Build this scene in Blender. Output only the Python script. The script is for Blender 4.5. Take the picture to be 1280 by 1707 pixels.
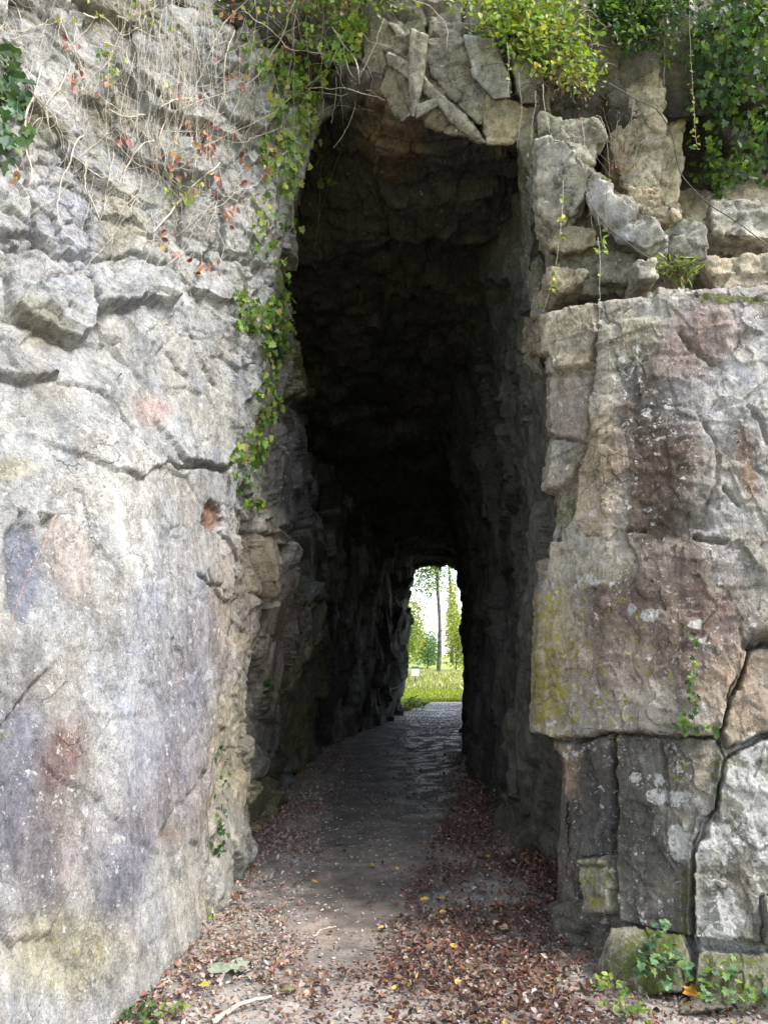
import bpy, bmesh, math, random
import numpy as np
from mathutils import Vector

for o in list(bpy.data.objects):
    bpy.data.objects.remove(o)
S = bpy.context.scene
COL = S.collection
R = math.radians

# ------------------------------------------------------------------ camera
PITCH = R(10.5)
CAM = np.array([0.0, 0.0, 1.6])
F = 1280.0                                   # focal length in photograph pixels (1280 wide)
cd = bpy.data.cameras.new('camera')
cam = bpy.data.objects.new('camera', cd)
COL.objects.link(cam)
cam.location = CAM
cam.rotation_euler = (math.pi / 2 + PITCH, 0, 0)
cd.sensor_fit = 'HORIZONTAL'
cd.sensor_width = 36
cd.lens = 36 * F / 1280
cd.clip_start = 0.05
cd.clip_end = 2000
S.camera = cam

# ------------------------------------------------------------------ light
SUN_EL, SUN_AZ = 52, 118                     # azimuth clockwise from +y: from the right, a little behind the camera
w = bpy.data.worlds.new('World')
S.world = w
w.use_nodes = True
wn = w.node_tree
sky = wn.nodes.new('ShaderNodeTexSky')
sky.sky_type = 'NISHITA'
sky.sun_disc = False
sky.sun_elevation = R(SUN_EL)
sky.sun_rotation = R(SUN_AZ)
sky.air_density = 1.0
sky.dust_density = 1.0
sky.ozone_density = 1.0
hs = wn.nodes.new('ShaderNodeHueSaturation')          # thin high cloud: the sky is nearly white
hs.inputs['Saturation'].default_value = .5
wn.links.new(sky.outputs[0], hs.inputs['Color'])
wn.links.new(hs.outputs[0], wn.nodes['Background'].inputs[0])
wn.nodes['Background'].inputs[1].default_value = 0.15
sl = bpy.data.lights.new('sun', 'SUN')
sl.energy = 1.9
sl.angle = R(14)
sl.color = (1.0, 0.96, 0.91)
sun = bpy.data.objects.new('sun', sl)
COL.objects.link(sun)
sd_ = Vector((math.sin(R(SUN_AZ)) * math.cos(R(SUN_EL)), math.cos(R(SUN_AZ)) * math.cos(R(SUN_EL)), math.sin(R(SUN_EL))))
sun.rotation_euler = sd_.to_track_quat('Z', 'Y').to_euler()
sun.location = (6, -6, 14)
S.view_settings.view_transform = 'Standard'
S.view_settings.look = 'None'
S.view_settings.gamma = 1
S.view_settings.exposure = 1.8
S.render.engine = 'CYCLES'
S.cycles.use_denoising = True
S.cycles.max_bounces = 6
S.cycles.diffuse_bounces = 3
S.cycles.sample_clamp_indirect = 4

rng = np.random.default_rng(11)
random.seed(11)
f32 = np.float32

# ------------------------------------------------------------------ numpy noise
def _h(ix, iy, iz, s):
    h = (ix.astype(np.uint32) * np.uint32(374761393) + iy.astype(np.uint32) * np.uint32(668265263)
         + iz.astype(np.uint32) * np.uint32(2246822519) + np.uint32((s * 3266489917) & 0xffffffff))
    h ^= h >> np.uint32(13); h *= np.uint32(1274126177)
    h ^= h >> np.uint32(16); h *= np.uint32(2654435769)
    h ^= h >> np.uint32(15)
    return h
def _f(h): return (h & np.uint32(0xffffff)).astype(f32) * f32(1 / 16777216)

def vnoise(P, s=0):
    """value noise, about -1..1"""
    fl = np.floor(P); i = fl.astype(np.int32); t = (P - fl).astype(f32)
    t = t * t * t * (t * (t * 6 - 15) + 10)
    x, y, z = i[:, 0], i[:, 1], i[:, 2]; tx, ty, tz = t[:, 0], t[:, 1], t[:, 2]
    def c(a, b, d): return _f(_h(x + a, y + b, z + d, s))
    a = c(0, 0, 0) * (1 - tx) + c(1, 0, 0) * tx
    b = c(0, 1, 0) * (1 - tx) + c(1, 1, 0) * tx
    d = c(0, 0, 1) * (1 - tx) + c(1, 0, 1) * tx
    e = c(0, 1, 1) * (1 - tx) + c(1, 1, 1) * tx
    return ((a * (1 - ty) + b * ty) * (1 - tz) + (d * (1 - ty) + e * ty) * tz) * 2 - 1

def fbm(P, octv=4, s=0, gain=.5):
    r = 0; a = 1.0; n = 0; Q = np.asarray(P, f32)
    for k in range(octv):
        r = r + a * vnoise(Q, s + k * 17); n += a; a *= gain
        Q = Q * f32(2.03) + f32(7.3)
    return r / n

def ridged(P, octv=4, s=0):
    r = 0; a = 1.0; n = 0; Q = np.asarray(P, f32)
    for k in range(octv):
        r = r + a * (1 - 2 * np.abs(vnoise(Q, s + k * 13))); n += a; a *= .5
        Q = Q * f32(2.03) + f32(3.1)
    return r / n

def facet(P, size, s=0, slope=.35, off=.5):
    """broken-stone facets: every cell is a tilted plane; returns height (cell units) and distance to the cell border"""
    Q = (P / np.asarray(size, f32)).astype(f32)
    b = np.floor(Q - f32(.5)).astype(np.int32)
    n = len(Q)
    d1 = np.full(n, 9, f32); d2 = np.full(n, 9, f32); h1 = np.zeros(n, f32)
    for a in (0, 1):
        for c in (0, 1):
            for e in (0, 1):
                ix, iy, iz = b[:, 0] + a, b[:, 1] + c, b[:, 2] + e
                h = _h(ix, iy, iz, s); hb = h * np.uint32(2654435761); hb ^= hb >> np.uint32(15)
                hc = hb * np.uint32(2246822519); hc ^= hc >> np.uint32(13)
                hd = hc * np.uint32(3266489917); hd ^= hd >> np.uint32(16)
                dx = Q[:, 0] - (ix + f32(.5) + (_f(h) - f32(.5)) * f32(.8))
                dy = Q[:, 1] - (iy + f32(.5) + (_f(hb) - f32(.5)) * f32(.8))
                dz = Q[:, 2] - (iz + f32(.5) + (_f(hc) - f32(.5)) * f32(.8))
                d = dx * dx + dy * dy + dz * dz
                hh = (_f(hd) - f32(.5)) * 2 * off
                h2 = hd * np.uint32(1597334677); h2 ^= h2 >> np.uint32(14)
                h3 = h2 * np.uint32(3812015801); h3 ^= h3 >> np.uint32(14)
                hh = hh + slope * (dx * (_f(h2) - f32(.5)) + dy * (_f(h3) - f32(.5)) + dz * (_f(h2 * np.uint32(747796405)) - f32(.5))) * 4
                m = d < d1
                d2 = np.where(m, d1, np.minimum(d2, d))
                h1 = np.where(m, hh, h1)
                d1 = np.where(m, d, d1)
    return h1, np.sqrt(d2) - np.sqrt(d1)

def sstep(a, b, x):
    t = np.clip((x - a) / (b - a), 0, 1)
    return t * t * (3 - 2 * t)

# ------------------------------------------------------------------ photograph pixel <-> world
cp, sp = math.cos(PITCH), math.sin(PITCH)
def ray(px, py):
    a = (np.asarray(px, float) - 640) / F; b = (853.5 - np.asarray(py, float)) / F
    return np.stack([a, cp - b * sp, sp + b * cp], -1)          # unit forward depth
def project(P):
    d = P - CAM
    dep = d[..., 1] * cp + d[..., 2] * sp
    up = -d[..., 1] * sp + d[..., 2] * cp
    dd = np.maximum(dep, .05)
    return 640 + F * d[..., 0] / dd, 853.5 - F * up / dd, dep
def at_y(px, py, y):
    r = ray(px, py); t = y / r[..., 1]
    return CAM + r * t[..., None]
def at_z(px, py, z=0.0):
    r = ray(px, py); t = (z - 1.6) / r[..., 2]
    return CAM + r * t[..., None]

# ------------------------------------------------------------------ object helpers
def tag(o, label=None, cat=None, group=None, kind=None):
    if label: o['label'] = label
    if cat: o['category'] = cat
    if group: o['group'] = group
    if kind: o['kind'] = kind
    return o
def empty(name, loc=(0, 0, 0)):
    o = bpy.data.objects.new(name, None); COL.objects.link(o); o.location = loc
    o.empty_display_size = .1
    return o
def mesh_obj(name, V, faces, mat, parent=None, attrs=None, smooth=True):
    """faces: int array (n,3) or (n,4)"""
    V = np.asarray(V, f32); faces = np.asarray(faces, np.int32)
    me = bpy.data.meshes.new(name)
    k = faces.shape[1]
    me.vertices.add(len(V)); me.vertices.foreach_set('co', V.ravel())
    me.loops.add(faces.size); me.loops.foreach_set('vertex_index', faces.ravel())
    me.polygons.add(len(faces))
    me.polygons.foreach_set('loop_start', np.arange(0, faces.size, k, dtype=np.int32))
    me.polygons.foreach_set('use_smooth', np.full(len(faces), smooth, bool))
    me.update(calc_edges=True)
    for nm, C in (attrs or {}).items():
        a = me.attributes.new(nm, 'FLOAT_COLOR', 'POINT')
        c4 = np.ones((len(V), 4), f32); c4[:, :3] = C
        a.data.foreach_set('color', c4.ravel())
    if mat: me.materials.append(mat)
    o = bpy.data.objects.new(name, me); COL.objects.link(o)
    if parent is not None:
        o.parent = parent
        o.matrix_parent_inverse.identity()
        if any(parent.location):
            me.transform(__import__('mathutils').Matrix.Translation(-parent.location))
    return o

# ------------------------------------------------------------------ materials
def mat_new(name):
    m = bpy.data.materials.new(name); m.use_nodes = True
    nt = m.node_tree
    return m, nt, nt.nodes['Principled BSDF']
class NG:
    def __init__(s, nt): s.nt = nt
    def n(s, t, **kw):
        x = s.nt.nodes.new(t)
        for k, v in kw.items():
            if k in x.inputs: x.inputs[k].default_value = v
            else: setattr(x, k, v)
        return x
    def l(s, a, b): s.nt.links.new(a, b)
    def val(s, v, sock):
        if hasattr(v, 'is_output'): s.l(v, sock)
        else: sock.default_value = v
    def math(s, op, a, b=0.0, clamp=False):
        x = s.nt.nodes.new('ShaderNodeMath'); x.operation = op; x.use_clamp = clamp
        s.val(a, x.inputs[0]); s.val(b, x.inputs[1]); return x.outputs[0]
    def mix(s, fac, a, b, blend='MIX'):
        x = s.nt.nodes.new('ShaderNodeMix'); x.data_type = 'RGBA'; x.blend_type = blend
        s.val(fac, x.inputs[0]); s.val(a, x.inputs[6]); s.val(b, x.inputs[7]); return x.outputs[2]
    def ramp(s, v, a, b, lo=0.0, hi=1.0):
        x = s.nt.nodes.new('ShaderNodeMapRange'); x.interpolation_type = 'SMOOTHSTEP'
        s.val(v, x.inputs[0]); x.inputs[1].default_value = a; x.inputs[2].default_value = b
        x.inputs[3].default_value = lo; x.inputs[4].default_value = hi; return x.outputs[0]
    def noise(s, vec, scale, detail=5, rough=.55, dist=0.0):
        x = s.n('ShaderNodeTexNoise', Scale=scale, Detail=detail, Roughness=rough, Distortion=dist)
        s.l(vec, x.inputs['Vector']); return x.outputs[0]
    def vor(s, vec, scale, feature='F1', rnd=1.0, out=0):
        x = s.n('ShaderNodeTexVoronoi', Scale=scale, feature=feature, Randomness=rnd)
        s.l(vec, x.inputs['Vector']); return x.outputs[out]

def rock_material(name, bump=1.0):
    m, nt, bs = mat_new(name); g = NG(nt)
    tc = g.n('ShaderNodeTexCoord').outputs['Object']
    col = g.n('ShaderNodeAttribute', attribute_name='col').outputs['Color']
    aux = g.n('ShaderNodeAttribute', attribute_name='aux').outputs['Color']
    sep = g.n('ShaderNodeSeparateColor'); g.l(aux, sep.inputs[0])
    wl, yl, ms = sep.outputs[0], sep.outputs[1], sep.outputs[2]
    wv = g.n('ShaderNodeVectorMath', operation='MULTIPLY'); g.l(tc, wv.inputs[0]); wv.inputs[1].default_value = (1, 1, .45)
    n1 = g.noise(wv.outputs[0], 5, 6, .62, .4)
    n2 = g.noise(tc, 22, 6, .65)
    n3 = g.noise(tc, 90, 4, .7)
    v = g.math('ADD', g.math('MULTIPLY', n1, .85), g.math('ADD', g.math('MULTIPLY', n2, .7), g.math('MULTIPLY', n3, .75)))
    v = g.ramp(v, .80, 1.48, .42, 1.42)
    hv = g.n('ShaderNodeCombineColor'); [g.l(v, hv.inputs[k]) for k in range(3)]
    c = g.mix(1.0, col, hv.outputs[0], 'MULTIPLY')
    # warm and cool mineral drift
    dr = g.ramp(g.noise(tc, 2.3, 5, .6, .8), .35, .68)
    c = g.mix(g.math('MULTIPLY', dr, .30), c, g.mix(1.0, c, (1.22, 1.0, .74, 1), 'MULTIPLY'))
    dr2 = g.ramp(g.noise(tc, 3.7, 4, .6, .6), .52, .72)
    c = g.mix(g.math('MULTIPLY', dr2, .35), c, g.mix(1.0, c, (.86, .94, 1.2, 1), 'MULTIPLY'))
    # dark pits and specks
    pit = g.ramp(g.noise(tc, 38, 5, .8, .5), .57, .68)
    c = g.mix(g.math('MULTIPLY', pit, .55), c, g.mix(1.0, c, (.35, .34, .33, 1), 'MULTIPLY'))
    fl = g.n('ShaderNodeVectorMath', operation='MULTIPLY'); g.l(tc, fl.inputs[0]); fl.inputs[1].default_value = (1, 1, .5)
    fk = g.math('MULTIPLY', g.ramp(g.noise(fl.outputs[0], 75, 3, .6, .6), .60, .67), g.ramp(n1, .42, .6))
    c = g.mix(g.math('MULTIPLY', fk, .42), c, g.mix(1.0, c, (1.7, 1.68, 1.62, 1), 'MULTIPLY'))
    dk_ = g.math('MULTIPLY', g.ramp(g.noise(fl.outputs[0], 105, 2, .6, .4), .63, .69), g.ramp(g.noise(tc, 4.5, 3), .44, .58))
    c = g.mix(g.math('MULTIPLY', dk_, .75), c, g.mix(1.0, c, (.25, .24, .23, 1), 'MULTIPLY'))
    # hairline cracks
    dis = g.n('ShaderNodeTexNoise', Scale=6.0, Detail=4.0); g.l(tc, dis.inputs['Vector'])
    av = g.n('ShaderNodeVectorMath', operation='MULTIPLY_ADD'); g.l(dis.outputs[1], av.inputs[0])
    av.inputs[1].default_value = (.22, .22, .22); g.l(tc, av.inputs[2])
    ce = g.vor(av.outputs[0], 3.4, 'DISTANCE_TO_EDGE')
    ck = g.math('MULTIPLY', g.ramp(ce, .0, .020, 1, 0), g.ramp(g.noise(tc, 1.9, 3), .54, .64))
    c = g.mix(g.math('MULTIPLY', ck, .6), c, (.05, .045, .04, 1))
    # white lichen flecks (large rosettes and fine specks)
    dn = g.n('ShaderNodeTexNoise', Scale=26.0, Detail=4.0); g.l(tc, dn.inputs['Vector'])
    av2 = g.n('ShaderNodeVectorMath', operation='MULTIPLY_ADD'); g.l(dn.outputs[1], av2.inputs[0])
    av2.inputs[1].default_value = (.11, .11, .11); g.l(tc, av2.inputs[2])
    lq = av2.outputs[0]
    f1 = g.vor(lq, 9.0); f2 = g.vor(lq, 30.0)
    s1 = g.ramp(g.math('SUBTRACT', g.math('ADD', g.math('MULTIPLY', wl, .55), g.math('MULTIPLY', g.math('SUBTRACT', n2, .5), .5)), f1), -.02, .05)
    s2 = g.ramp(g.math('SUBTRACT', g.math('MULTIPLY', g.math('ADD', wl, .10), .62), f2), -.03, .06)
    gate = g.ramp(g.noise(tc, 7, 3), .42, .56)
    s2 = g.math('MULTIPLY', s2, gate)
    lw = g.math('MAXIMUM', s1, g.math('MULTIPLY', s2, .8))
    lw = g.math('MULTIPLY', lw, g.ramp(g.noise(tc, 55, 4, .7), .36, .52, .25, 1))
    c = g.mix(g.math('MULTIPLY', lw, .88), c, g.mix(n2, (.44, .43, .39, 1), (.72, .71, .67, 1)))
    # yellow lichen
    y1 = g.vor(lq, 15.0); y2 = g.vor(lq, 5.5)
    sy = g.ramp(g.math('SUBTRACT', g.math('MULTIPLY', yl, .62), y1), -.02, .05)
    sy2 = g.math('MULTIPLY', g.ramp(g.math('SUBTRACT', g.math('MULTIPLY', yl, .6), y2), -.05, .1), g.math('MULTIPLY', g.ramp(n2, .40, .54), g.ramp(g.noise(tc, 9, 5, .7), .44, .56)))
    ly = g.math('MAXIMUM', sy, sy2)
    c = g.mix(g.math('MULTIPLY', ly, .8), c, g.mix(n3, (.20, .18, .035, 1), (.42, .37, .08, 1)))
    # moss
    mm = g.ramp(g.math('ADD', ms, g.math('MULTIPLY', g.math('SUBTRACT', n2, .5), 1.1)), .42, .66)
    c = g.mix(g.math('MULTIPLY', mm, .9), c, g.mix(n3, (.045, .06, .012, 1), (.17, .20, .03, 1)))
    g.l(c, bs.inputs['Base Color'])
    bs.inputs['Roughness'].default_value = .88
    bs.inputs['Specular IOR Level'].default_value = .25
    h = g.math('ADD', g.math('MULTIPLY', g.noise(wv.outputs[0], 11, 12, .72, .9), 2.6), g.math('ADD', g.math('MULTIPLY', n2, .8), g.math('MULTIPLY', n3, .22)))
    h = g.math('SUBTRACT', h, g.math('MULTIPLY', ck, .35))
    h = g.math('SUBTRACT', h, g.math('MULTIPLY', pit, .15))
    h = g.math('ADD', h, g.math('MULTIPLY', mm, g.math('MULTIPLY', n3, .6)))
    bp = g.n('ShaderNodeBump', Strength=1.0 * bump, Distance=.022); g.l(h, bp.inputs['Height'])
    g.l(bp.outputs[0], bs.inputs['Normal'])
    return m
M_ROCK = rock_material('weathered limestone')

def leaf_material(name, trans=.35):
    m, nt, bs = mat_new(name); g = NG(nt)
    col = g.n('ShaderNodeAttribute', attribute_name='col').outputs['Color']
    tc = g.n('ShaderNodeTexCoord').outputs['Object']
    n = g.ramp(g.noise(tc, 60, 3), .3, .7, .8, 1.2)
    hv = g.n('ShaderNodeCombineColor'); [g.l(n, hv.inputs[k]) for k in range(3)]
    c = g.mix(1.0, col, hv.outputs[0], 'MULTIPLY')
    g.l(c, bs.inputs['Base Color']); bs.inputs['Roughness'].default_value = .5
    bs.inputs['Specular IOR Level'].default_value = .35
    tr = g.n('ShaderNodeBsdfTranslucent'); g.l(g.mix(1.0, c, (1.25, 1.35, .6, 1), 'MULTIPLY'), tr.inputs[0])
    mx = g.n('ShaderNodeMixShader'); mx.inputs[0].default_value = trans
    g.l(bs.outputs[0], mx.inputs[1]); g.l(tr.outputs[0], mx.inputs[2])
    g.l(mx.outputs[0], nt.nodes['Material Output'].inputs[0])
    return m
M_LEAF = leaf_material('living leaf')
M_DRY = leaf_material('dry leaf', .12)

def plain_material(name, a, b, scale=30, rough=.8, metal=0.0, bump=.3):
    m, nt, bs = mat_new(name); g = NG(nt)
    tc = g.n('ShaderNodeTexCoord').outputs['Object']
    n = g.noise(tc, scale, 5, .6)
    g.l(g.mix(g.ramp(n, .35, .65), (*a, 1), (*b, 1)), bs.inputs['Base Color'])
    bs.inputs['Roughness'].default_value = rough; bs.inputs['Metallic'].default_value = metal
    bp = g.n('ShaderNodeBump', Strength=bump, Distance=.01); g.l(n, bp.inputs['Height']); g.l(bp.outputs[0], bs.inputs['Normal'])
    return m
M_STEM = plain_material('dry grey stem', (.30, .26, .20), (.56, .50, .41), 40)
M_TWIG = plain_material('brown twig', (.10, .075, .05), (.22, .17, .12), 40)
M_BARK = plain_material('birch bark', (.03, .027, .024), (.13, .12, .11), 6)
M_CABLE = plain_material('black rubber', (.01, .01, .01), (.02, .02, .02), 30, .5)
M_STEEL = plain_material('weathered steel', (.16, .15, .14), (.28, .27, .26), 60, .5, .6)
M_WHITE = plain_material('white paint', (.72, .72, .70), (.82, .82, .80), 8, .5)
M_TEAL = plain_material('teal print', (.03, .16, .22), (.05, .22, .28), 8, .5)

# ------------------------------------------------------------------ polygon tools (photo pixels)
def poly_sd(X, Y, poly, margin=60):
    """signed distance, positive inside"""
    poly = np.asarray(poly, f32)
    out = np.full(len(X), -margin, f32)
    m = (X > poly[:, 0].min() - margin) & (X < poly[:, 0].max() + margin) & (Y > poly[:, 1].min() - margin) & (Y < poly[:, 1].max() + margin)
    if not m.any(): return out
    x, y = X[m], Y[m]
    d = np.full(len(x), 1e9, f32); ins = np.zeros(len(x), bool)
    n = len(poly)
    for i in range(n):
        ax, ay = poly[i]; bx, by = poly[(i + 1) % n]
        ex, ey = bx - ax, by - ay
        t = np.clip(((x - ax) * ex + (y - ay) * ey) / (ex * ex + ey * ey + 1e-9), 0, 1)
        d = np.minimum(d, (x - ax - t * ex) ** 2 + (y - ay - t * ey) ** 2)
        if ay != by:
            c = ((ay > y) != (by > y)) & (x < (bx - ax) * (y - ay) / (by - ay) + ax)
            ins ^= c
    d = np.sqrt(d)
    out[m] = np.maximum(np.where(ins, d, -d), -margin)
    return out
def line_d(X, Y, pl, margin=60):
    pl = np.asarray(pl, f32); out = np.full(len(X), margin, f32)
    m = (X > pl[:, 0].min() - margin) & (X < pl[:, 0].max() + margin) & (Y > pl[:, 1].min() - margin) & (Y < pl[:, 1].max() + margin)
    if not m.any(): return out
    x, y = X[m], Y[m]; d = np.full(len(x), margin ** 2, f32)
    for (ax, ay), (bx, by) in zip(pl[:-1], pl[1:]):
        ex, ey = bx - ax, by - ay
        t = np.clip(((x - ax) * ex + (y - ay) * ey) / (ex * ex + ey * ey + 1e-9), 0, 1)
        d = np.minimum(d, (x - ax - t * ex) ** 2 + (y - ay - t * ey) ** 2)
    out[m] = np.sqrt(d)
    return out
def blob(X, Y, cx, cy, rx, ry, rot=0, P=None, seed=0, hard=.5):
    """soft patch with a ragged outline"""
    c, s = math.cos(R(rot)), math.sin(R(rot))
    a = ((X - cx) * c + (Y - cy) * s) / rx; b = (-(X - cx) * s + (Y - cy) * c) / ry
    d = np.sqrt(a * a + b * b)
    if P is not None: d = d + .45 * fbm(P * 4, 4, seed + 5)
    return sstep(1 + hard, 1 - hard, d)

# ------------------------------------------------------------------ rock sheets: control net -> dense surface -> fractures
class Sheet:
    def __init__(s, net, nu, nv, blur=3, jit=0):
        """net[i][j] = (x,y,z), i along the wall, j upward; nu, nv = subdivisions per control span"""
        net = np.asarray(net, float)
        ui = np.concatenate([np.linspace(i, i + 1, n, endpoint=False) for i, n in enumerate(nu)] + [[net.shape[0] - 1.0]])
        vi = np.concatenate([np.linspace(i, i + 1, n, endpoint=False) for i, n in enumerate(nv)] + [[net.shape[1] - 1.0]])
        G = np.empty((len(ui), len(vi), 3))
        tmp = np.empty((len(ui), net.shape[1], 3))
        for k in range(3):
            for j in range(net.shape[1]): tmp[:, j, k] = np.interp(ui, np.arange(net.shape[0]), net[:, j, k])
            for i in range(len(ui)): G[i, :, k] = np.interp(vi, np.arange(net.shape[1]), tmp[i, :, k])
        for _ in range(blur):
            H = G.copy()
            H[1:-1] = (G[:-2] + 2 * G[1:-1] + G[2:]) / 4
            K = H.copy()
            K[:, 1:-1] = (H[:, :-2] + 2 * H[:, 1:-1] + H[:, 2:]) / 4
            G = K
        s.nu, s.nv = len(ui), len(vi)
        s.u = np.repeat(ui, s.nv).astype(f32); s.v = np.tile(vi, s.nu).astype(f32)
        s.base = G.reshape(-1, 3).astype(f32)
        s.G = G
        s.N = s.normals(G)
        s.P = s.base.copy()
        # photograph coordinates of the undisplaced surface, with a ragged warp so that traced edges break naturally
        X, Y, D = project(s.base.astype(float))
        s.dep = D
        q = s.base
        a1 = fbm(q * 4.5, 4, 71); a2 = fbm(q * 4.5, 4, 93)
        b1 = fbm(q * 22, 3, 31); b2 = fbm(q * 22, 3, 47)
        s.X = np.where(D > .5, X + 9 * a1 + 4 * b1, -9999).astype(f32)
        s.Y = np.where(D > .5, Y + 9 * a2 + 4 * b2, -9999).astype(f32)
        s.d = np.zeros(len(q), f32)
        s.col = np.ones((len(q), 3), f32); s.aux = np.zeros((len(q), 3), f32)
        s.part = np.zeros(len(q), np.int32); s.parts = []
    def normals(s, G):
        du = np.gradient(G, axis=0); dv = np.gradient(G, axis=1)
        n = np.cross(du, dv); n /= np.linalg.norm(n, axis=-1, keepdims=True) + 1e-9
        return n.reshape(-1, 3).astype(f32)
    def fracture(s, big=.06, mid=.03, small=.010, fine=.006, sz=(.9, .9, .7), seed=1, crack=.5):
        P = s.base
        W = P + .10 * np.stack([fbm(P * 2.5, 3, seed + 1), fbm(P * 2.5, 3, seed + 2), fbm(P * 2.5, 3, seed + 3)], 1)
        gate = sstep(-.05, .25, fbm(P * 1.4, 2, seed + 61))
        h, e = facet(W, sz, seed + 10, .6, .4); s.d += big * h
        s.d -= big * crack * gate * sstep(.05, 0, e)
        h, e = facet(W + .02 * fbm(P * 9, 3, seed + 4)[:, None], np.array(sz) * .36, seed + 20, .6, .4); s.d += mid * h
        s.d -= mid * crack * gate * sstep(.07, 0, e)
        h, e = facet(W, np.array(sz) * .13, seed + 30, .6, .4); s.d += small * h
        s.d += fine * 2.2 * ridged(P * 7, 5, seed + 40) + fine * fbm(P * 30, 3, seed + 50)
    def block(s, poly, off=.05, tilt=0.0, bevel=5, crack=.03, cw=4, name=None, label=None, tint=None, ta=.5, tx=0.0, lock=None):
        poly = np.asarray(poly, f32)
        sd = poly_sd(s.X, s.Y, poly)
        k = sstep(-bevel * .3, bevel, sd)
        cy = (poly[:, 1].min() + poly[:, 1].max()) / 2; hh = (poly[:, 1].max() - poly[:, 1].min()) / 2
        cx = (poly[:, 0].min() + poly[:, 0].max()) / 2; hw = (poly[:, 0].max() - poly[:, 0].min()) / 2
        s.d += k * (off + tilt * np.clip((s.Y - cy) / hh, -1.2, 1.2) + tx * np.clip((s.X - cx) / hw, -1.2, 1.2))
        if crack: s.d -= crack * np.exp(-(sd / cw) ** 2)
        if tint is not None: s.tint(k, tint, ta)
        if name:
            s.parts.append((name, label)); s.part[sd > 0] = len(s.parts)
    def crack(s, pl, depth=.04, wd=3):
        s.d -= depth * np.exp(-(line_d(s.X, s.Y, pl) / wd) ** 2)
    def tint(s, k, c, a=.6):
        k = (k * a)[:, None]
        s.col = s.col * (1 - k) + np.asarray(c, f32) * k
    def patch(s, cx, cy, rx, ry, c, a=.6, rot=0, seed=0, hard=.5):
        s.tint(blob(s.X, s.Y, cx, cy, rx, ry, rot, s.base, seed, hard), c, a)
    def auxp(s, ch, cx, cy, rx, ry, a=.6, rot=0, seed=0, hard=.5):
        s.aux[:, ch] = np.maximum(s.aux[:, ch], a * blob(s.X, s.Y, cx, cy, rx, ry, rot, s.base, seed, hard))
    def tidy(s):
        """a traced block stays one piece: stray crumbs go back to the face"""
        g = s.part.reshape(s.nu, s.nv)
        for k in range(1, len(s.parts) + 1):
            ii, jj = np.nonzero(g == k)
            if not len(ii): continue
            a, b, c, d = ii.min(), ii.max() + 1, jj.min(), jj.max() + 1
            m = g[a:b, c:d] == k
            lab = np.where(m, np.arange(m.size).reshape(m.shape) + 1, 0)
            for _ in range(3000):
                n = lab.copy()
                n[1:] = np.maximum(n[1:], lab[:-1]); n[:-1] = np.maximum(n[:-1], lab[1:])
                n[:, 1:] = np.maximum(n[:, 1:], lab[:, :-1]); n[:, :-1] = np.maximum(n[:, :-1], lab[:, 1:])
                n[~m] = 0
                if (n == lab).all(): break
                lab = n
            v, ct = np.unique(lab[m], return_counts=True)
            sub = g[a:b, c:d]; sub[m & (lab != v[np.argmax(ct)])] = 0
        s.part = g.reshape(-1)
    def finish(s):
        s.tidy()
        s.P = s.base + s.N * s.d[:, None]
    def faces(s, umask=None):
        i = np.arange(s.nu - 1)[:, None] * s.nv + np.arange(s.nv - 1)[None, :]
        return np.stack([i, i + s.nv, i + s.nv + 1, i + 1], -1).reshape(-1, 4)
    def emit(s, name, mat, sel, parent=None):
        Fc = s.faces(); Fc = Fc[sel[Fc[:, 0]]]
        use = np.unique(Fc); mp = np.zeros(len(s.P), np.int32); mp[use] = np.arange(len(use))
        return mesh_obj(name, s.P[use], mp[Fc], mat, parent, {'col': s.col[use], 'aux': s.aux[use]})

HIT = []                                                     # (points, normals) of every rock surface, for planting
def remember(P, N): HIT.append((np.asarray(P, f32), np.asarray(N, f32)))

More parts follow.
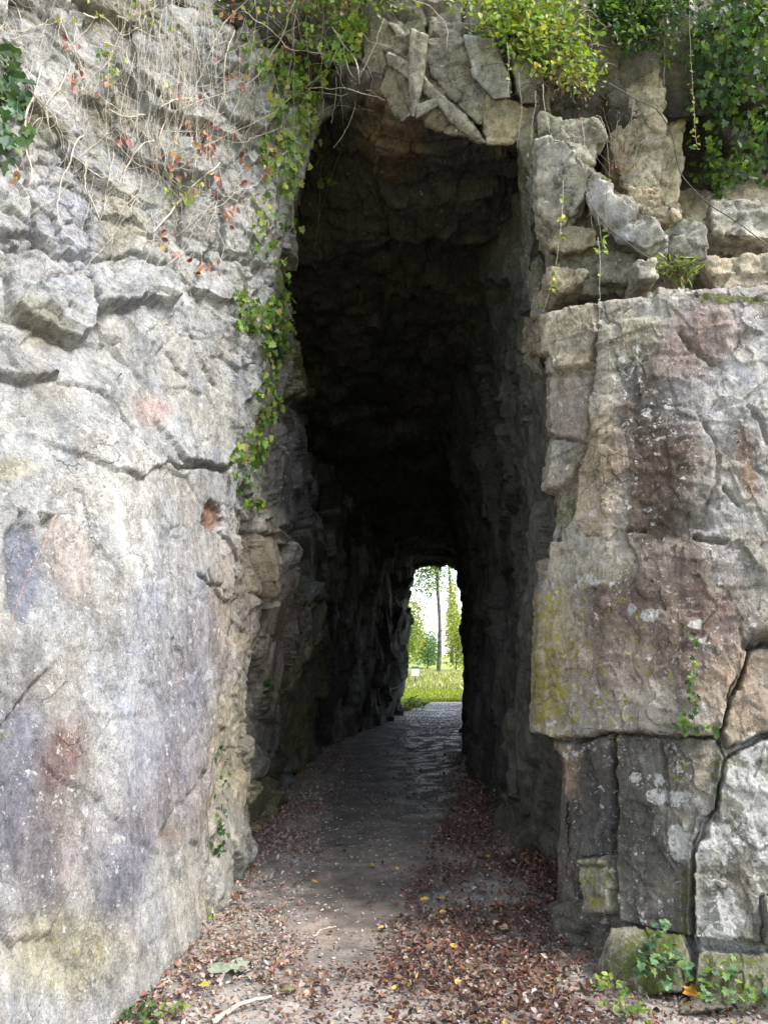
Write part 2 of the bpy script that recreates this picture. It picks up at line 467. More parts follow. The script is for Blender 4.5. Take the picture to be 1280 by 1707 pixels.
# ---- left cliff face and left tunnel wall
ZL = [-.25, 1.6, 3.0, 4.5, 5.6, 6.5, 7.3, 9.2]
def col(xy): return [(x, y, z) for (x, y), z in zip(xy, ZL)]
netL = [
    col([(-2.9, .8), (-3.2, 1.3), (-3.6, 2.0), (-4.0, 2.7), (-4.3, 3.1), (-4.6, 3.5), (-4.8, 3.8), (-5.6, 4.6)]),
    col([(-1.38, 2.8), (-1.74, 3.45), (-2.16, 4.1), (-2.5, 4.6), (-2.72, 4.85), (-2.9, 5.0), (-3.1, 5.2), (-3.9, 6.0)]),
    col([(-1.06, 3.7), (-1.44, 4.3), (-1.66, 4.7), (-2.0, 5.4), (-2.1, 5.6), (-2.2, 5.75), (-2.3, 5.9), (-2.9, 6.6)]),
    col([(-1.0, 4.6), (-1.27, 5.35), (-1.40, 5.6), (-1.52, 5.9), (-1.55, 6.05), (-1.5, 6.15), (-1.3, 6.2), (-1.6, 6.8)]),
    col([(-1.10, 6.45), (-1.18, 6.35), (-1.22, 6.5), (-1.10, 6.5), (-.95, 6.55), (-.66, 6.6), (-.22, 6.6), (.2, 6.8)]),
    col([(-1.22, 7.4), (-1.05, 7.4), (-1.06, 7.5), (-1.12, 7.4), (-1.14, 7.4), (-1.10, 7.4), (-.95, 7.4), (-.8, 7.5)]),
    col([(-1.32, 9.8), (-.95, 9.9), (-.92, 10.0), (-1.18, 10.0), (-1.35, 10.0), (-1.4, 10), (-1.3, 10), (-1.2, 10)]),
    col([(-1.08, 13.0), (-.95, 13.0), (-.95, 13.0), (-1.2, 13.0), (-1.4, 13), (-1.4, 13), (-1.3, 13), (-1.2, 13)]),
    col([(-.62, 16.0), (-.5, 16.0), (-.5, 16.0), (-.5, 16), (-.4, 16), (-.3, 16), (0, 16), (.2, 16)]),
    col([(.0, 19.0), (.12, 19.0), (.3, 19.0), (.5, 19), (.8, 19), (1.1, 19), (1.4, 19), (1.6, 19)]),
    col([(.50, 21.6), (.64, 21.6), (.78, 21.6), (1.0, 21.6), (1.3, 21.6), (1.6, 21.6), (1.8, 21.6), (2, 21.6)]),
    col([(-.6, 22.6), (-.5, 22.6), (-.4, 22.6), (-.2, 22.6), (0, 22.5), (.2, 22.4), (.4, 22.3), (.6, 22.2)]),
    col([(-12, 24), (-12, 24), (-12, 24), (-12, 24), (-12, 24), (-12, 24), (-12, 24), (-12, 24)]),
]
L = Sheet(netL, [40, 150, 150, 190, 90, 90, 60, 55, 45, 40, 12, 10], [140, 120, 120, 95, 70, 50, 40], 4)
X, Y = L.X, L.Y
inside = sstep(3.9, 4.3, L.u)                                # 1 in the tunnel
rough = np.clip(sstep(640, 520, Y) + sstep(350, 420, X) + inside, 0, 1)
L.fracture(.09, .04, .012, .006, (.7, .7, .5), 1)
L.d *= (.18 + .70 * rough) * (1 - .85 * inside)
L.d += .035 * ridged(L.base * np.array([.9, .9, 1.2], f32), 4, 77) * (.6 + rough - 1.2 * inside) + .010 * ridged(L.base * 5, 4, 78)
Wj = L.base + .05 * np.stack([fbm(L.base * 2.2, 3, 811), fbm(L.base * 2.2, 3, 812), fbm(L.base * 2.2, 3, 813)], 1)
L.d += inside * (.17 * facet(Wj, (.5, .8, .9), 820, .55, .5)[0] + .04 * facet(Wj, (.35, .4, .45), 821, .7, .4)[0])
# colours: pale grey rock, darker in the tunnel
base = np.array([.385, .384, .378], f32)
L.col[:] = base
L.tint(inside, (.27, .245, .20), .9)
L.tint(sstep(4.95, 5.7, L.u), (.055, .052, .045), .93)  # deep shade beyond the jamb painted into the wall colour
L.tint(sstep(-.05, .35, fbm(L.base * 1.7, 4, 301)), (.445, .448, .445), .55)
L.tint(sstep(.0, .4, fbm(L.base * 2.6, 4, 302)), (.31, .30, .275), .5)
blk = L.block
# ledges and flakes, each thicker towards its lower edge, so that it overhangs
blk([(6, 395), (60, 420), (138, 470), (145, 560), (122, 582), (60, 548), (12, 522)], .07, .08, 4, .02, 3, 'ledge', 'sharp flake overhanging a dark slot', None)
blk([(140, 440), (215, 430), (285, 465), (272, 522), (248, 518), (190, 526), (142, 538)], .08, .10, 4, .02, 3, 'ledge', 'jutting flake with a shadowed wedge below')
blk([(-80, 560), (40, 590), (95, 634), (40, 640), (-80, 626)], .04, .05, 3, .02, 3, 'ledge', 'low ledge casting a thin shadow')
blk([(30, 250), (110, 285), (150, 330), (128, 385), (140, 440), (85, 445), (45, 400), (25, 330)], .05, .02, 4, .03, 3)
blk([(150, 335), (230, 375), (300, 430), (285, 465), (215, 430), (140, 440), (130, 385)], .03, -.02, 4, .03, 3)
blk([(-60, 130), (20, 230), (28, 330), (45, 400), (5, 400), (-60, 380)], .05, .02, 4, .02, 3)
blk([(190, 130), (260, 180), (330, 260), (350, 320), (300, 310), (245, 285), (190, 250)], .07, .06, 4, .02, 3, 'ledge', 'overhanging flake under the dry creeper stems')
blk([(300, 320), (365, 350), (345, 432), (310, 425), (295, 380)], .05, -.02, 4, .03, 3)
blk([(205, 20), (285, 90), (350, 170), (330, 240), (255, 170), (195, 100)], .05, .06, 4, .02, 3)
blk([(330, 60), (420, 80), (470, 170), (440, 230), (380, 200), (330, 140)], .06, .06, 4, .02, 3)
blk([(360, 300), (420, 250), (455, 290), (460, 370), (410, 440), (372, 430)], .03, .03, 4, .03, 3)
blk([(405, 460), (455, 440), (470, 480), (450, 560), (410, 555)], .03, .03, 4, .03, 3)
blk([(280, 560), (330, 575), (372, 640), (395, 720), (370, 780), (300, 770), (250, 700), (240, 620)], .03, .02, 4, .012, 3)
blk([(90, 645), (190, 672), (215, 720), (270, 775), (230, 800), (120, 760), (40, 720)], .02, .02, 5, .01, 3)
L.crack([(95, 640), (150, 650), (188, 665), (200, 700), (222, 722)], .05, 3)
L.crack([(272, 770), (300, 782), (335, 778), (376, 787)], .07, 3)
L.crack([(75, 1120), (45, 1165), (0, 1215)], .05, 6)
L.crack([(95, 650), (93, 720), (96, 850), (100, 960)], .012, 3)
L.crack([(330, 960), (365, 975), (372, 990)], .04, 3)
L.crack([(285, 1065), (300, 1090)], .03, 3)
L.crack([(260, 590), (300, 630)], .04, 3)
L.crack([(300, 560), (330, 600), (350, 650)], .03, 3)
L.crack([(410, 890), (440, 893), (470, 902)], .05, 3)
L.crack([(340, 1440), (345, 1300), (362, 1210), (375, 1100), (400, 900)], .03, 4)
L.crack([(260, 1400), (300, 1340), (350, 1290)], .03, 5)
# holes
blk([(338, 838), (352, 835), (370, 850), (368, 880), (352, 892), (338, 868)], -.07, -.02, 5, 0, 4, None, None, (.24, .13, .09), .9)
blk([(30, 850), (48, 852), (42, 870), (28, 868)], -.06, 0, 4, 0)
blk([(62, 852), (88, 858), (90, 885), (72, 880)], -.08, 0, 4, 0)
blk([(6, 880), (35, 866), (60, 880), (74, 940), (60, 1000), (40, 1046), (6, 1015)], -.035, .02, 9, .01, 3, 'slate_inlay', 'smooth blue grey patch of stone', (.13, .145, .19), .75)
L.patch(45, 930, 22, 60, (.20, .21, .25), .6, 0, 51)
# tunnel jamb
jamb = dict(crack=.05, cw=4)
blk([(472, 515), (500, 510), (515, 560), (508, 660), (498, 672), (470, 664), (468, 600)], .10, .04, 5, .03, 4, 'jamb_block', 'yellowish block above a dark gap', (.34, .29, .15), .8)
blk([(442, 690), (480, 680), (535, 700), (536, 800), (505, 875), (478, 890), (440, 880), (432, 780)], .03, .02, 5, .04, 4, 'jamb_block', 'dark grey block stained black', (.14, .13, .135), .85)
blk([(412, 892), (460, 905), (455, 985), (440, 1000), (410, 985), (400, 930)], .0, .03, 5, .04, 4, 'jamb_block', None, (.33, .28, .21), .6)
blk([(440, 1000), (470, 940), (505, 960), (500, 1100), (470, 1210), (440, 1200), (430, 1080)], .05, .02, 5, .05, 4, 'jamb_block', None, (.16, .12, .09), .7)
blk([(470, 1120), (505, 1010), (530, 1000), (540, 1150), (500, 1290), (470, 1290)], .0, .02, 5, .05, 4, 'jamb_block', None, (.25, .23, .13), .6)
blk([(395, 1210), (430, 1190), (460, 1290), (430, 1300), (405, 1380)], .03, .03, 5, .05, 4, 'jamb_block')
blk([(405, 1310), (460, 1295), (470, 1320), (440, 1380), (412, 1400)], .05, .0, 5, .05, 4, 'jamb_block', None, (.25, .22, .12), .6)
blk([(345, 1440), (352, 1330), (400, 1270), (412, 1390), (400, 1440), (350, 1540)], .05, .02, 6, .02, 4)
# stains, after the shade painted in behind the dry creeper
L.tint(sstep(340, 200, Y) * sstep(-.15, .25, fbm(L.base * 3.2, 4, 333)), (.20, .19, .14), .75)  # shadow gaps between the creeper stems put into the rock colour
pt = L.patch
pt(60, 1270, 70, 170, (.20, .19, .20), .55, 0, 1)
pt(100, 1260, 38, 65, (.17, .10, .08), .9, 5, 2)
pt(75, 1400, 80, 130, (.22, .19, .19), .55, 0, 3)
pt(20, 1330, 45, 130, (.15, .15, .19), .7, 0, 3)
pt(60, 1540, 80, 60, (.20, .19, .19), .5, 0, 13)
pt(220, 1400, 42, 110, (.21, .205, .245), .85, 15, 4)
pt(290, 1200, 50, 140, (.24, .235, .275), .7, 25, 5)
pt(330, 1060, 45, 110, (.27, .265, .30), .75, 12, 6)
pt(240, 1100, 50, 200, (.38, .39, .43), .7, 8, 7)
pt(320, 1320, 60, 100, (.26, .23, .24), .7, 15, 8)
pt(280, 1395, 20, 16, (.27, .17, .08), .45, -40, 9, .9)
pt(235, 880, 14, 90, (.72, .73, .76), .8, 0, 10, .8)
pt(180, 830, 60, 120, (.60, .60, .58), .5, 0, 11)
pt(245, 685, 28, 22, (.42, .31, .30), .7, 0, 12)
pt(120, 940, 36, 70, (.33, .26, .22), .5, 0, 14)
pt(110, 380, 60, 90, (.40, .40, .46), .6, 0, 15)
pt(180, 385, 45, 50, (.36, .34, .24), .6, 0, 16)
pt(400, 1010, 40, 110, (.36, .29, .21), .6, 5, 17)
pt(390, 1240, 34, 150, (.40, .35, .20), .55, 5, 18)
pt(480, 770, 60, 100, (.15, .14, .145), .7, 0, 19)
pt(120, 1590, 90, 60, (.44, .42, .28), .6, 0, 20)
pt(60, 545, 60, 20, (.22, .21, .13), .6, 30, 21)
pt(430, 45, 110, 50, (.25, .24, .18), .5, 0, 22)
pt(20, 780, 36, 20, (.46, .42, .26), .6, 0, 23)
pt(330, 1480, 60, 120, (.40, .38, .30), .5, 0, 24)
L.aux[:, 0] = .22 * sstep(380, 250, X) * sstep(500, 700, Y) * (1 - inside) + .05
for a in ((140, 690, 60, 60, .5), (200, 740, 60, 90, .5), (130, 860, 60, 50, .55), (120, 1130, 30, 30, .45), (330, 640, 40, 60, .4), (195, 1403, 12, 12, .9), (125, 1490, 10, 10, .9), (90, 1310, 50, 90, .38), (290, 1130, 90, 200, .33), (480, 770, 60, 100, .25)):
    L.auxp(0, *a[:4], a=a[4], seed=int(a[0]))
for a in ((110, 1590, 70, 60, .30), (30, 1470, 40, 20, .35), (390, 1220, 20, 120, .25)):
    L.auxp(1, *a[:4], a=a[4], seed=int(a[0]))
L.aux[:, 2] = .28 * inside * sstep(9.5, 7, L.base[:, 1]) + .25 * sstep(470, 560, X) * (1 - inside)
L.auxp(2, 430, 700, 40, 160, .35); L.auxp(2, 90, 560, 60, 25, .35); L.auxp(2, 430, 1330, 40, 70, .42); L.auxp(2, 0, 1225, 20, 20, .5)
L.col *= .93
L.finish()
cliffL = L.emit('rock_cliff', M_ROCK, (L.u < 4.25) & (L.part == 0))
tag(cliffL, 'pale grey limestone cliff with dry creeper over its top and smooth streaked foot', 'cliff')
for k, (nm, lb) in enumerate(L.parts):
    o = L.emit(nm, M_ROCK, (L.u < 4.25) & (L.part == k + 1), cliffL)
    if len(o.data.vertices) == 0: bpy.data.objects.remove(o); continue
    if lb: o['label'] = lb
tunnel = empty('rock_tunnel', (.3, 8, 0))
tag(tunnel, 'tall dark unlined tunnel cut straight through the cliff with a small bright exit', 'tunnel')
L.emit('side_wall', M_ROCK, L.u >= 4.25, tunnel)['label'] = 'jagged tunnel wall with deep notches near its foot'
remember(L.P, L.N)

# ---- right tunnel wall
ZR = [-.25, 1.0, 2.2, 3.6, 5.0, 6.2, 9.2]
def colr(xy): return [(x, y, z) for (x, y), z in zip(xy, ZR)]
netR = [
    colr([(1.9, 5.5), (1.9, 5.5), (1.9, 5.5), (2.2, 8.6), (2.2, 8.6), (2.2, 8.6), (2.2, 8.6)]),
    colr([(1.42, 5.6), (1.38, 5.6), (1.36, 5.6), (1.34, 5.6), (1.36, 5.7), (1.36, 5.8), (1.3, 5.9)]),
    colr([(1.34, 6.5), (1.28, 6.5), (1.40, 6.5), (1.46, 6.5), (1.44, 6.5), (1.34, 6.5), (1.2, 6.5)]),
    colr([(1.13, 7.9), (1.26, 7.9), (1.42, 7.9), (1.52, 7.9), (1.50, 7.9), (1.35, 7.9), (1.1, 7.9)]),
    colr([(1.20, 10.2), (1.38, 10.2), (1.48, 10.2), (1.54, 10.2), (1.46, 10.2), (1.2, 10.2), (.8, 10)]),
    colr([(1.38, 12.8), (1.50, 12.8), (1.52, 12.8), (1.46, 12.8), (1.1, 12.8), (.9, 12.8), (.7, 13)]),
    colr([(1.55, 15.5), (1.6, 15.5), (1.6, 15.5), (1.5, 15.5), (1.3, 15.5), (1.1, 15.5), (1, 15)]),
    colr([(2.1, 18.5), (2.15, 18.5), (2.15, 18.5), (2.0, 18.5), (1.8, 18.5), (1.6, 18.5), (1.4, 18)]),
    colr([(2.8, 21.8), (2.85, 21.8), (2.8, 21.8), (2.5, 21.8), (2.2, 21.8), (2, 21.8), (1.8, 21)]),
    colr([(12, 25)] * 7),
]
W_ = Sheet(netR, [10, 50, 70, 80, 70, 40, 34, 30, 10], [44, 44, 48, 46, 38, 50], 3)
W_.N = -W_.N if W_.N[len(W_.N) // 2][0] > 0 else W_.N
W_.fracture(.10, .045, .012, .006, (.7, .9, 1.1), 5)
W_.d += sstep(15, 11, W_.base[:, 1]) * (.17 * facet(W_.base + .12 * fbm(W_.base * 1.5, 3, 61)[:, None], (.6, 1.2, 2.6), 62, .5, .55)[0] + .05 * facet(W_.base, (.4, .5, .9), 63, .6, .4)[0])
W_.d += .03 * ridged(W_.base * np.array([1.2, .9, .5], f32), 4, 79)
W_.col[:] = (.068, .066, .056)  # tunnel shade put into a near-black wall colour
W_.tint(sstep(9.5, 6.5, W_.base[:, 1]), (.125, .125, .10), .8)  # daylight near the mouth painted as a paler tone
W_.tint(sstep(0, .4, fbm(W_.base * 2, 4, 402)), (.115, .11, .095), .6)
W_.tint(sstep(0, .4, fbm(W_.base * 2.5, 4, 403)), (.06, .06, .045), .5)
W_.aux[:, 2] = .25
W_.finish()
W_.emit('side_wall', M_ROCK, np.ones(len(W_.P), bool), tunnel)['label'] = 'smoother bulging tunnel wall greened with algae'
remember(W_.P, W_.N)

# ---- right cliff front with terrace above
ZF = [-.25, .10, .20, .5, 1.3, 2.2, 3.1, 3.85, 4.02, 4.35, 5.0, 6.0, 7.4, 9.6]
def colf(lo, up, toe=0):
    lo = np.asarray(lo, float); up = np.asarray(up, float)      # lo: foot & brow points, up: terrace back & top points
    out = []
    for k, z in enumerate(ZF):
        if z <= 3.9:
            t = (z + .25) / 4.1; p = lo[0] * (1 - t) + lo[1] * t
        else:
            t = (z - 3.9) / 5.7; p = up[0] * (1 - t) + up[1] * t
            if k == 8: p = lo[1] * .5 + up[0] * .5
        out.append((p[0], p[1] - toe * (1.0 if k == 0 else .85 if k == 1 else .12 if k == 2 else 0), z))
    return out
netF = [
    colf([(1.50, 6.6), (1.50, 6.6)], [(1.4, 6.9), (1.45, 6.8)]),
    colf([(1.02, 5.15), (1.18, 5.2)], [(1.24, 5.8), (1.30, 6.2)]),
    colf([(.98, 4.78), (1.12, 4.85)], [(1.27, 5.75), (1.34, 6.3)], .04),
    colf([(1.25, 4.40), (1.42, 4.62)], [(1.55, 6.9), (1.75, 7.5)], .24),
    colf([(1.62, 4.10), (1.80, 4.52)], [(2.1, 6.9), (2.4, 7.6)], .24),
    colf([(2.0, 3.98), (2.3, 4.45)], [(2.8, 6.9), (3.1, 7.6)], .22),
    colf([(3.2, 3.6), (3.6, 4.3)], [(4.6, 6.6), (5, 7.6)]),
    colf([(9, 1.5), (9, 2.5)], [(10, 5), (10, 6)]),
]
Fs = Sheet(netF, [40, 40, 120, 110, 110, 90, 16], [40, 16, 34, 84, 92, 92, 78, 30, 36, 50, 60, 50, 30], 3)
if Fs.N[(Fs.nu // 2) * Fs.nv + 100][1] > 0: Fs.N = -Fs.N
X, Y = Fs.X, Fs.Y
Fs.fracture(.014, .012, .009, .006, (.7, .7, .9), 9, .12)
up_ = sstep(3.95, 4.4, Fs.base[:, 2])
Fs.d += .10 * up_ * ridged(Fs.base * np.array([1, 1, 2], f32), 4, 66)
Fs.d += .010 * ridged(Fs.base * np.array([1.3, 1.3, .9], f32), 4, 67) + .007 * ridged(Fs.base * 6, 5, 68)
Fs.d += .007 * facet(Fs.base + .05 * fbm(Fs.base * 5, 4, 91)[:, None], (.22, .22, .14), 92, .5, .5)[0]
Fs.col[:] = (.325, .30, .26)
Fs.tint(sstep(-.05, .35, fbm(Fs.base * 2.0, 4, 501)), (.44, .42, .37), .6)
Fs.tint(sstep(.0, .4, fbm(Fs.base * 3.0, 4, 502)), (.20, .175, .14), .5)
Fs.tint(up_, (.44, .39, .28), .5)
blk = Fs.block
blk([(905, 520), (935, 492), (998, 474), (999, 560), (990, 612), (930, 620), (918, 592), (888, 590)], .02, .05, 3, .03, 2.5, 'block', 'tan block at the tunnel corner broken away below', (.42, .36, .26), .7)
blk([(880, 626), (990, 622), (986, 700), (972, 738), (888, 722), (876, 680)], -.01, .0, 4, .03, 3, 'block', 'pinkish squared block of the tunnel corner', (.33, .28, .25), .7)
blk([(886, 722), (972, 740), (963, 802), (905, 822), (884, 775)], .0, .04, 4, .04, 3, 'block', 'grey squared block of the tunnel corner', (.34, .31, .26), .7)
blk([(905, 824), (962, 806), (950, 860), (945, 905), (920, 905), (912, 870)], -.06, .0, 4, .04, 3, 'block', 'mossy recessed block of the tunnel corner', (.28, .26, .18), .6)
blk([(868, 780), (886, 775), (908, 850), (918, 960), (905, 1100), (888, 1220), (868, 1220)], -.10, 0, 5, .03, 4, None, None, (.27, .20, .12), .6)
blk([(1002, 462), (1085, 468), (1098, 530), (1010, 545)], -.02, -.02, 5, .02, 4, 'block', 'pale cap block beside the terrace plants', (.42, .40, .34), .6)
MAIN = [(1004, 545), (1098, 492), (1500, 530), (1500, 1060), (1285, 1068), (1245, 1080), (1198, 1228), (900, 1226), (903, 1150), (918, 960), (925, 908), (945, 905), (950, 880), (966, 850), (976, 790), (985, 740), (998, 620)]
blk(MAIN, .09, .02, 3, .03, 2.5, 'slab', 'large stained slab with yellow and white lichen')
blk([(898, 1230), (934, 1234), (950, 1290), (960, 1500), (905, 1510), (893, 1440)], -.08, .03, 3, .03, 2.5, 'block', 'narrow fluted pillar at the tunnel corner', (.16, .15, .125), .7)
blk([(935, 1234), (1030, 1226), (1032, 1440), (990, 1440), (985, 1500), (955, 1490), (945, 1330)], .04, -.02, 3, .03, 2.5, 'block', 'blackened upright slab', (.085, .08, .075), .8)
blk([(1032, 1228), (1100, 1222), (1196, 1232), (1204, 1262), (1165, 1400), (1158, 1570), (1042, 1532), (1030, 1450)], .08, .03, 3, .03, 2.5, 'block', 'tall dark slab ledged with leaf litter at both ends', (.125, .12, .10), .75)
blk([(1208, 1264), (1300, 1212), (1500, 1180), (1500, 1610), (1255, 1590), (1164, 1580), (1170, 1420), (1186, 1340)], .10, .02, 3, .03, 2.5, 'block', 'pale block splashed with white lichen', (.20, .205, .175), .8)
blk([(1248, 1080), (1500, 1062), (1500, 1178), (1300, 1208), (1212, 1246), (1202, 1222)], .06, .02, 3, .03, 2.5, 'block', 'sloping brown block under a dark notch', (.33, .28, .22), .6)
blk([(985, 1430), (1034, 1420), (1036, 1520), (990, 1526)], .10, .02, 3, .03, 2.5, 'block', 'small yellow lichened block', (.33, .32, .20), .6)
blk([(1034, 1562), (1152, 1584), (1156, 1650), (1050, 1675), (1028, 1630)], .15, .05, 8, .04, 5, 'block', 'moss covered footing block', (.26, .26, .16), .6)
blk([(1162, 1594), (1260, 1602), (1500, 1620), (1500, 1720), (1160, 1690)], .12, .05, 8, .04, 5, 'block', 'low footing block with moss and ferns', (.24, .24, .15), .6)
blk([(985, 1532), (1034, 1540), (1032, 1660), (975, 1640), (960, 1560)], -.04, .04, 6, .03, 5, None, None, (.20, .18, .15), .6)
blk([(1262, 1490), (1500, 1470), (1500, 1588), (1258, 1584)], .05, 0, 5, .03, 3)
ck = Fs.crack
ck([(1206, 1255), (1186, 1330), (1168, 1400), (1161, 1575)], -.062, 7); ck([(1250, 1075), (1215, 1150), (1200, 1235)], .05, 2)
ck([(1240, 1078), (1262, 1068), (1300, 1075)], .14, 9)
ck([(1032, 1250), (1028, 1330), (1030, 1440)], .05, 4); ck([(940, 1250), (950, 1300), (952, 1380), (960, 1480)], .05, 4)
ck([(1100, 1240), (1112, 1290), (1118, 1340)], .04, 4)
ck([(1000, 640), (1090, 600), (1150, 590)], .015, 3); ck([(1130, 560), (1170, 600), (1195, 608)], .05, 4)
ck([(1155, 700), (1180, 745), (1190, 800), (1170, 860)], .03, 4); ck([(1200, 820), (1220, 850)], .05, 3); ck([(1235, 690), (1262, 720), (1280, 760)], .04, 4)
ck([(1048, 888), (1056, 888)], .06, 3); ck([(1062, 890), (1078, 891)], .06, 3); ck([(985, 894), (1010, 897)], .03, 2)
ck([(1150, 905), (1200, 912)], .06, 4)
cav = blob(X, Y, 1140, 885, 40, 28, 0, Fs.base, 3)
Fs.d -= cav * (.04 + .05 * ridged(Fs.base * 9, 3, 5))
Fs.d += .035 * sstep(1130, 1190, X) * sstep(480, 560, Y) * sstep(1050, 950, Y) * facet(Fs.base + .06 * fbm(Fs.base * 4, 4, 95)[:, None], (.3, .3, .35), 96, .7, .4)[0]
pt = Fs.patch
pt(893, 350, 24, 170, (.115, .115, .085), .9, 0, 44)
pt(1095, 780, 62, 150, (.085, .058, .045), .92, 0, 1)
pt(1110, 640, 55, 90, (.10, .09, .08), .85, 10, 2)
pt(1000, 790, 36, 90, (.40, .31, .20), .7, 0, 3)
pt(1050, 560, 50, 40, (.30, .27, .18), .6, 0, 33)
pt(1100, 1020, 130, 90, (.14, .10, .085), .75, 0, 4)
pt(1180, 1080, 60, 110, (.17, .115, .09), .7, 0, 5)
pt(1010, 1120, 80, 70, (.29, .23, .17), .6, 0, 6)
pt(1225, 640, 90, 140, (.42, .41, .42), .75, -10, 7)
pt(1240, 850, 60, 150, (.40, .39, .37), .7, 0, 8)
pt(1170, 560, 50, 80, (.26, .19, .18), .7, 30, 9)
pt(1235, 780, 14, 60, (.25, .16, .10), .7, -10, 10)
pt(1000, 945, 80, 22, (.44, .42, .32), .6, 0, 11)
pt(935, 1110, 34, 110, (.33, .29, .12), .4, 0, 12, .9)
pt(985, 1310, 40, 90, (.09, .085, .08), .8, 0, 13)
pt(1080, 1380, 50, 80, (.10, .10, .09), .7, 0, 14)
pt(960, 1290, 20, 40, (.40, .30, .20), .6, 0, 15)
pt(1180, 1310, 25, 90, (.38, .35, .28), .6, 10, 16)
pt(1220, 1460, 40, 40, (.16, .15, .12), .7, 0, 17)
pt(930, 1560, 40, 90, (.17, .155, .13), .7, 0, 18)
pt(1230, 1150, 60, 60, (.36, .29, .22), .6, 0, 19)
pt(960, 1540, 60, 60, (.13, .12, .10), .6, 0, 20)
Fs.aux[:, 0] = .27
for a in ((1070, 640, 50, 90, .46), (1100, 720, 60, 70, .42), (1040, 830, 50, 45, .46), (990, 858, 30, 20, .5), (985, 975, 26, 14, 1.3), (1063, 1022, 9, 9, 1.5), (1092, 1034, 11, 10, 1.6), (1155, 1048, 8, 10, 1.4), (1000, 1245, 60, 30, .45), (1100, 1330, 16, 10, 1.3), (1066, 1298, 12, 10, 1.4), (1100, 1328, 20, 14, 1.6), (1140, 1330, 30, 18, 1.1), (1142, 1400, 22, 36, 1.3), (1190, 1395, 32, 44, 1.6), (1250, 1300, 55, 26, 1.5), (1252, 1245, 26, 20, 1.8), (1265, 1365, 34, 50, 1.5), (1215, 1510, 26, 46, 1.2), (1215, 1570, 60, 26, 1.3), (1220, 1450, 60, 100, .55), (1170, 1140, 40, 100, .42), (930, 1215, 20, 14, .9), (1130, 1290, 50, 50, .42), (1240, 650, 70, 120, .42), (1080, 1660, 30, 26, .7)):
    Fs.auxp(0, *a[:4], a=a[4], seed=int(a[0]))
for a in ((928, 1050, 30, 80, .62), (935, 1150, 34, 70, .72), (955, 1200, 40, 30, .6), (970, 1080, 40, 50, .45), (1000, 1000, 60, 40, .40), (1060, 1030, 60, 60, .36), (1020, 1190, 60, 40, .40), (1140, 1290, 30, 30, .55), (990, 1120, 50, 70, .36), (1010, 1470, 20, 40, .6), (1060, 1240, 30, 20, .45), (1100, 1120, 60, 80, .34)):
    Fs.auxp(1, *a[:4], a=a[4] * 1.12, seed=int(a[0]))
for a in ((1100, 1620, 70, 50, .62), (1230, 1640, 80, 40, .55), (1150, 1500, 12, 70, .6), (1190, 1300, 12, 60, .55), (1010, 1470, 24, 50, .35), (930, 850, 30, 40, .5), (1000, 560, 20, 90, .4), (1230, 940, 40, 80, .38), (1200, 510, 90, 14, .6), (1130, 460, 40, 30, .8), (1140, 1540, 30, 30, .5), (1050, 1400, 16, 130, .42), (1100, 890, 60, 40, .35), (1250, 1560, 40, 40, .45), (1255, 560, 60, 25, .2)):
    Fs.auxp(2, *a[:4], a=a[4], seed=int(a[0]))
Fs.finish()
cliffR = Fs.emit('rock_cliff', M_ROCK, Fs.part == 0)
tag(cliffR, 'brown jointed limestone cliff in stacked blocks with yellow and white lichen', 'cliff')
for k, (nm, lb) in enumerate(Fs.parts):
    o = Fs.emit(nm, M_ROCK, Fs.part == k + 1, cliffR)
    if len(o.data.vertices) == 0: bpy.data.objects.remove(o); continue
    if lb: o['label'] = lb
remember(Fs.P, Fs.N)

# ---- front above the mouth, and the tunnel roof
prof = [(6.9, 9.6), (6.25, 8.0), (6.05, 7.2), (6.2, 6.45), (6.9, 6.45), (8.2, 6.35), (10.2, 6.0), (13, 5.35), (16, 4.7), (19, 4.2), (21.6, 3.95), (22.0, 5.0), (22.3, 9.4)]
xs = [-3.0, -1.2, -.5, .1, .7, 1.3, 2.2, 3.4]
lint = [.9, .9, .55, .05, -.12, -.15, -.1, 0]
arch = [-.3, -.15, .0, .08, .08, -.1, -.5, -.8]
netT = [[(x + (.0 if y < 12 else (y - 12) * .12), y + (.0 if k > 4 else .0), z + (lint[i] if 2 <= k <= 4 else (lint[i] * .5 if k == 1 else (arch[i] if 5 <= k <= 10 else 0)))) for k, (y, z) in enumerate(prof)] for i, x in enumerate(xs)]
T = Sheet(netT, [20, 40, 60, 60, 60, 50, 20], [20, 30, 60, 50, 50, 60, 50, 40, 34, 30, 14, 10], 3)
mid_ = (T.nu // 2) * T.nv
if T.N[mid_ + 40][1] > 0: T.N = -T.N
T.fracture(.12, .06, .012, .006, (.8, .8, .7), 14)
T.d += .10 * ridged(T.base * np.array([1.1, .7, 1], f32), 4, 81)
T.col[:] = (.085, .080, .068)  # shade of the roof and underside put into the rock colour
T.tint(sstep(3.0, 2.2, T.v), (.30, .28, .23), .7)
T.patch(655, 215, 40, 60, (.24, .15, .07), .6, 0, 2)
T.patch(860, 190, 60, 40, (.40, .34, .22), .6, 0, 3)
T.tint(sstep(0, .4, fbm(T.base * 2, 4, 602)), (.035, .034, .03), .5)
T.aux[:, 0] = .1; T.aux[:, 2] = .2
T.finish()
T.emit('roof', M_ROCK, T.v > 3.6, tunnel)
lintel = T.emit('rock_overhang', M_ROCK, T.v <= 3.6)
tag(lintel, 'jagged rock overhang closing the top of the tunnel mouth beneath shrubs', 'rock overhang')
remember(T.P, T.N)

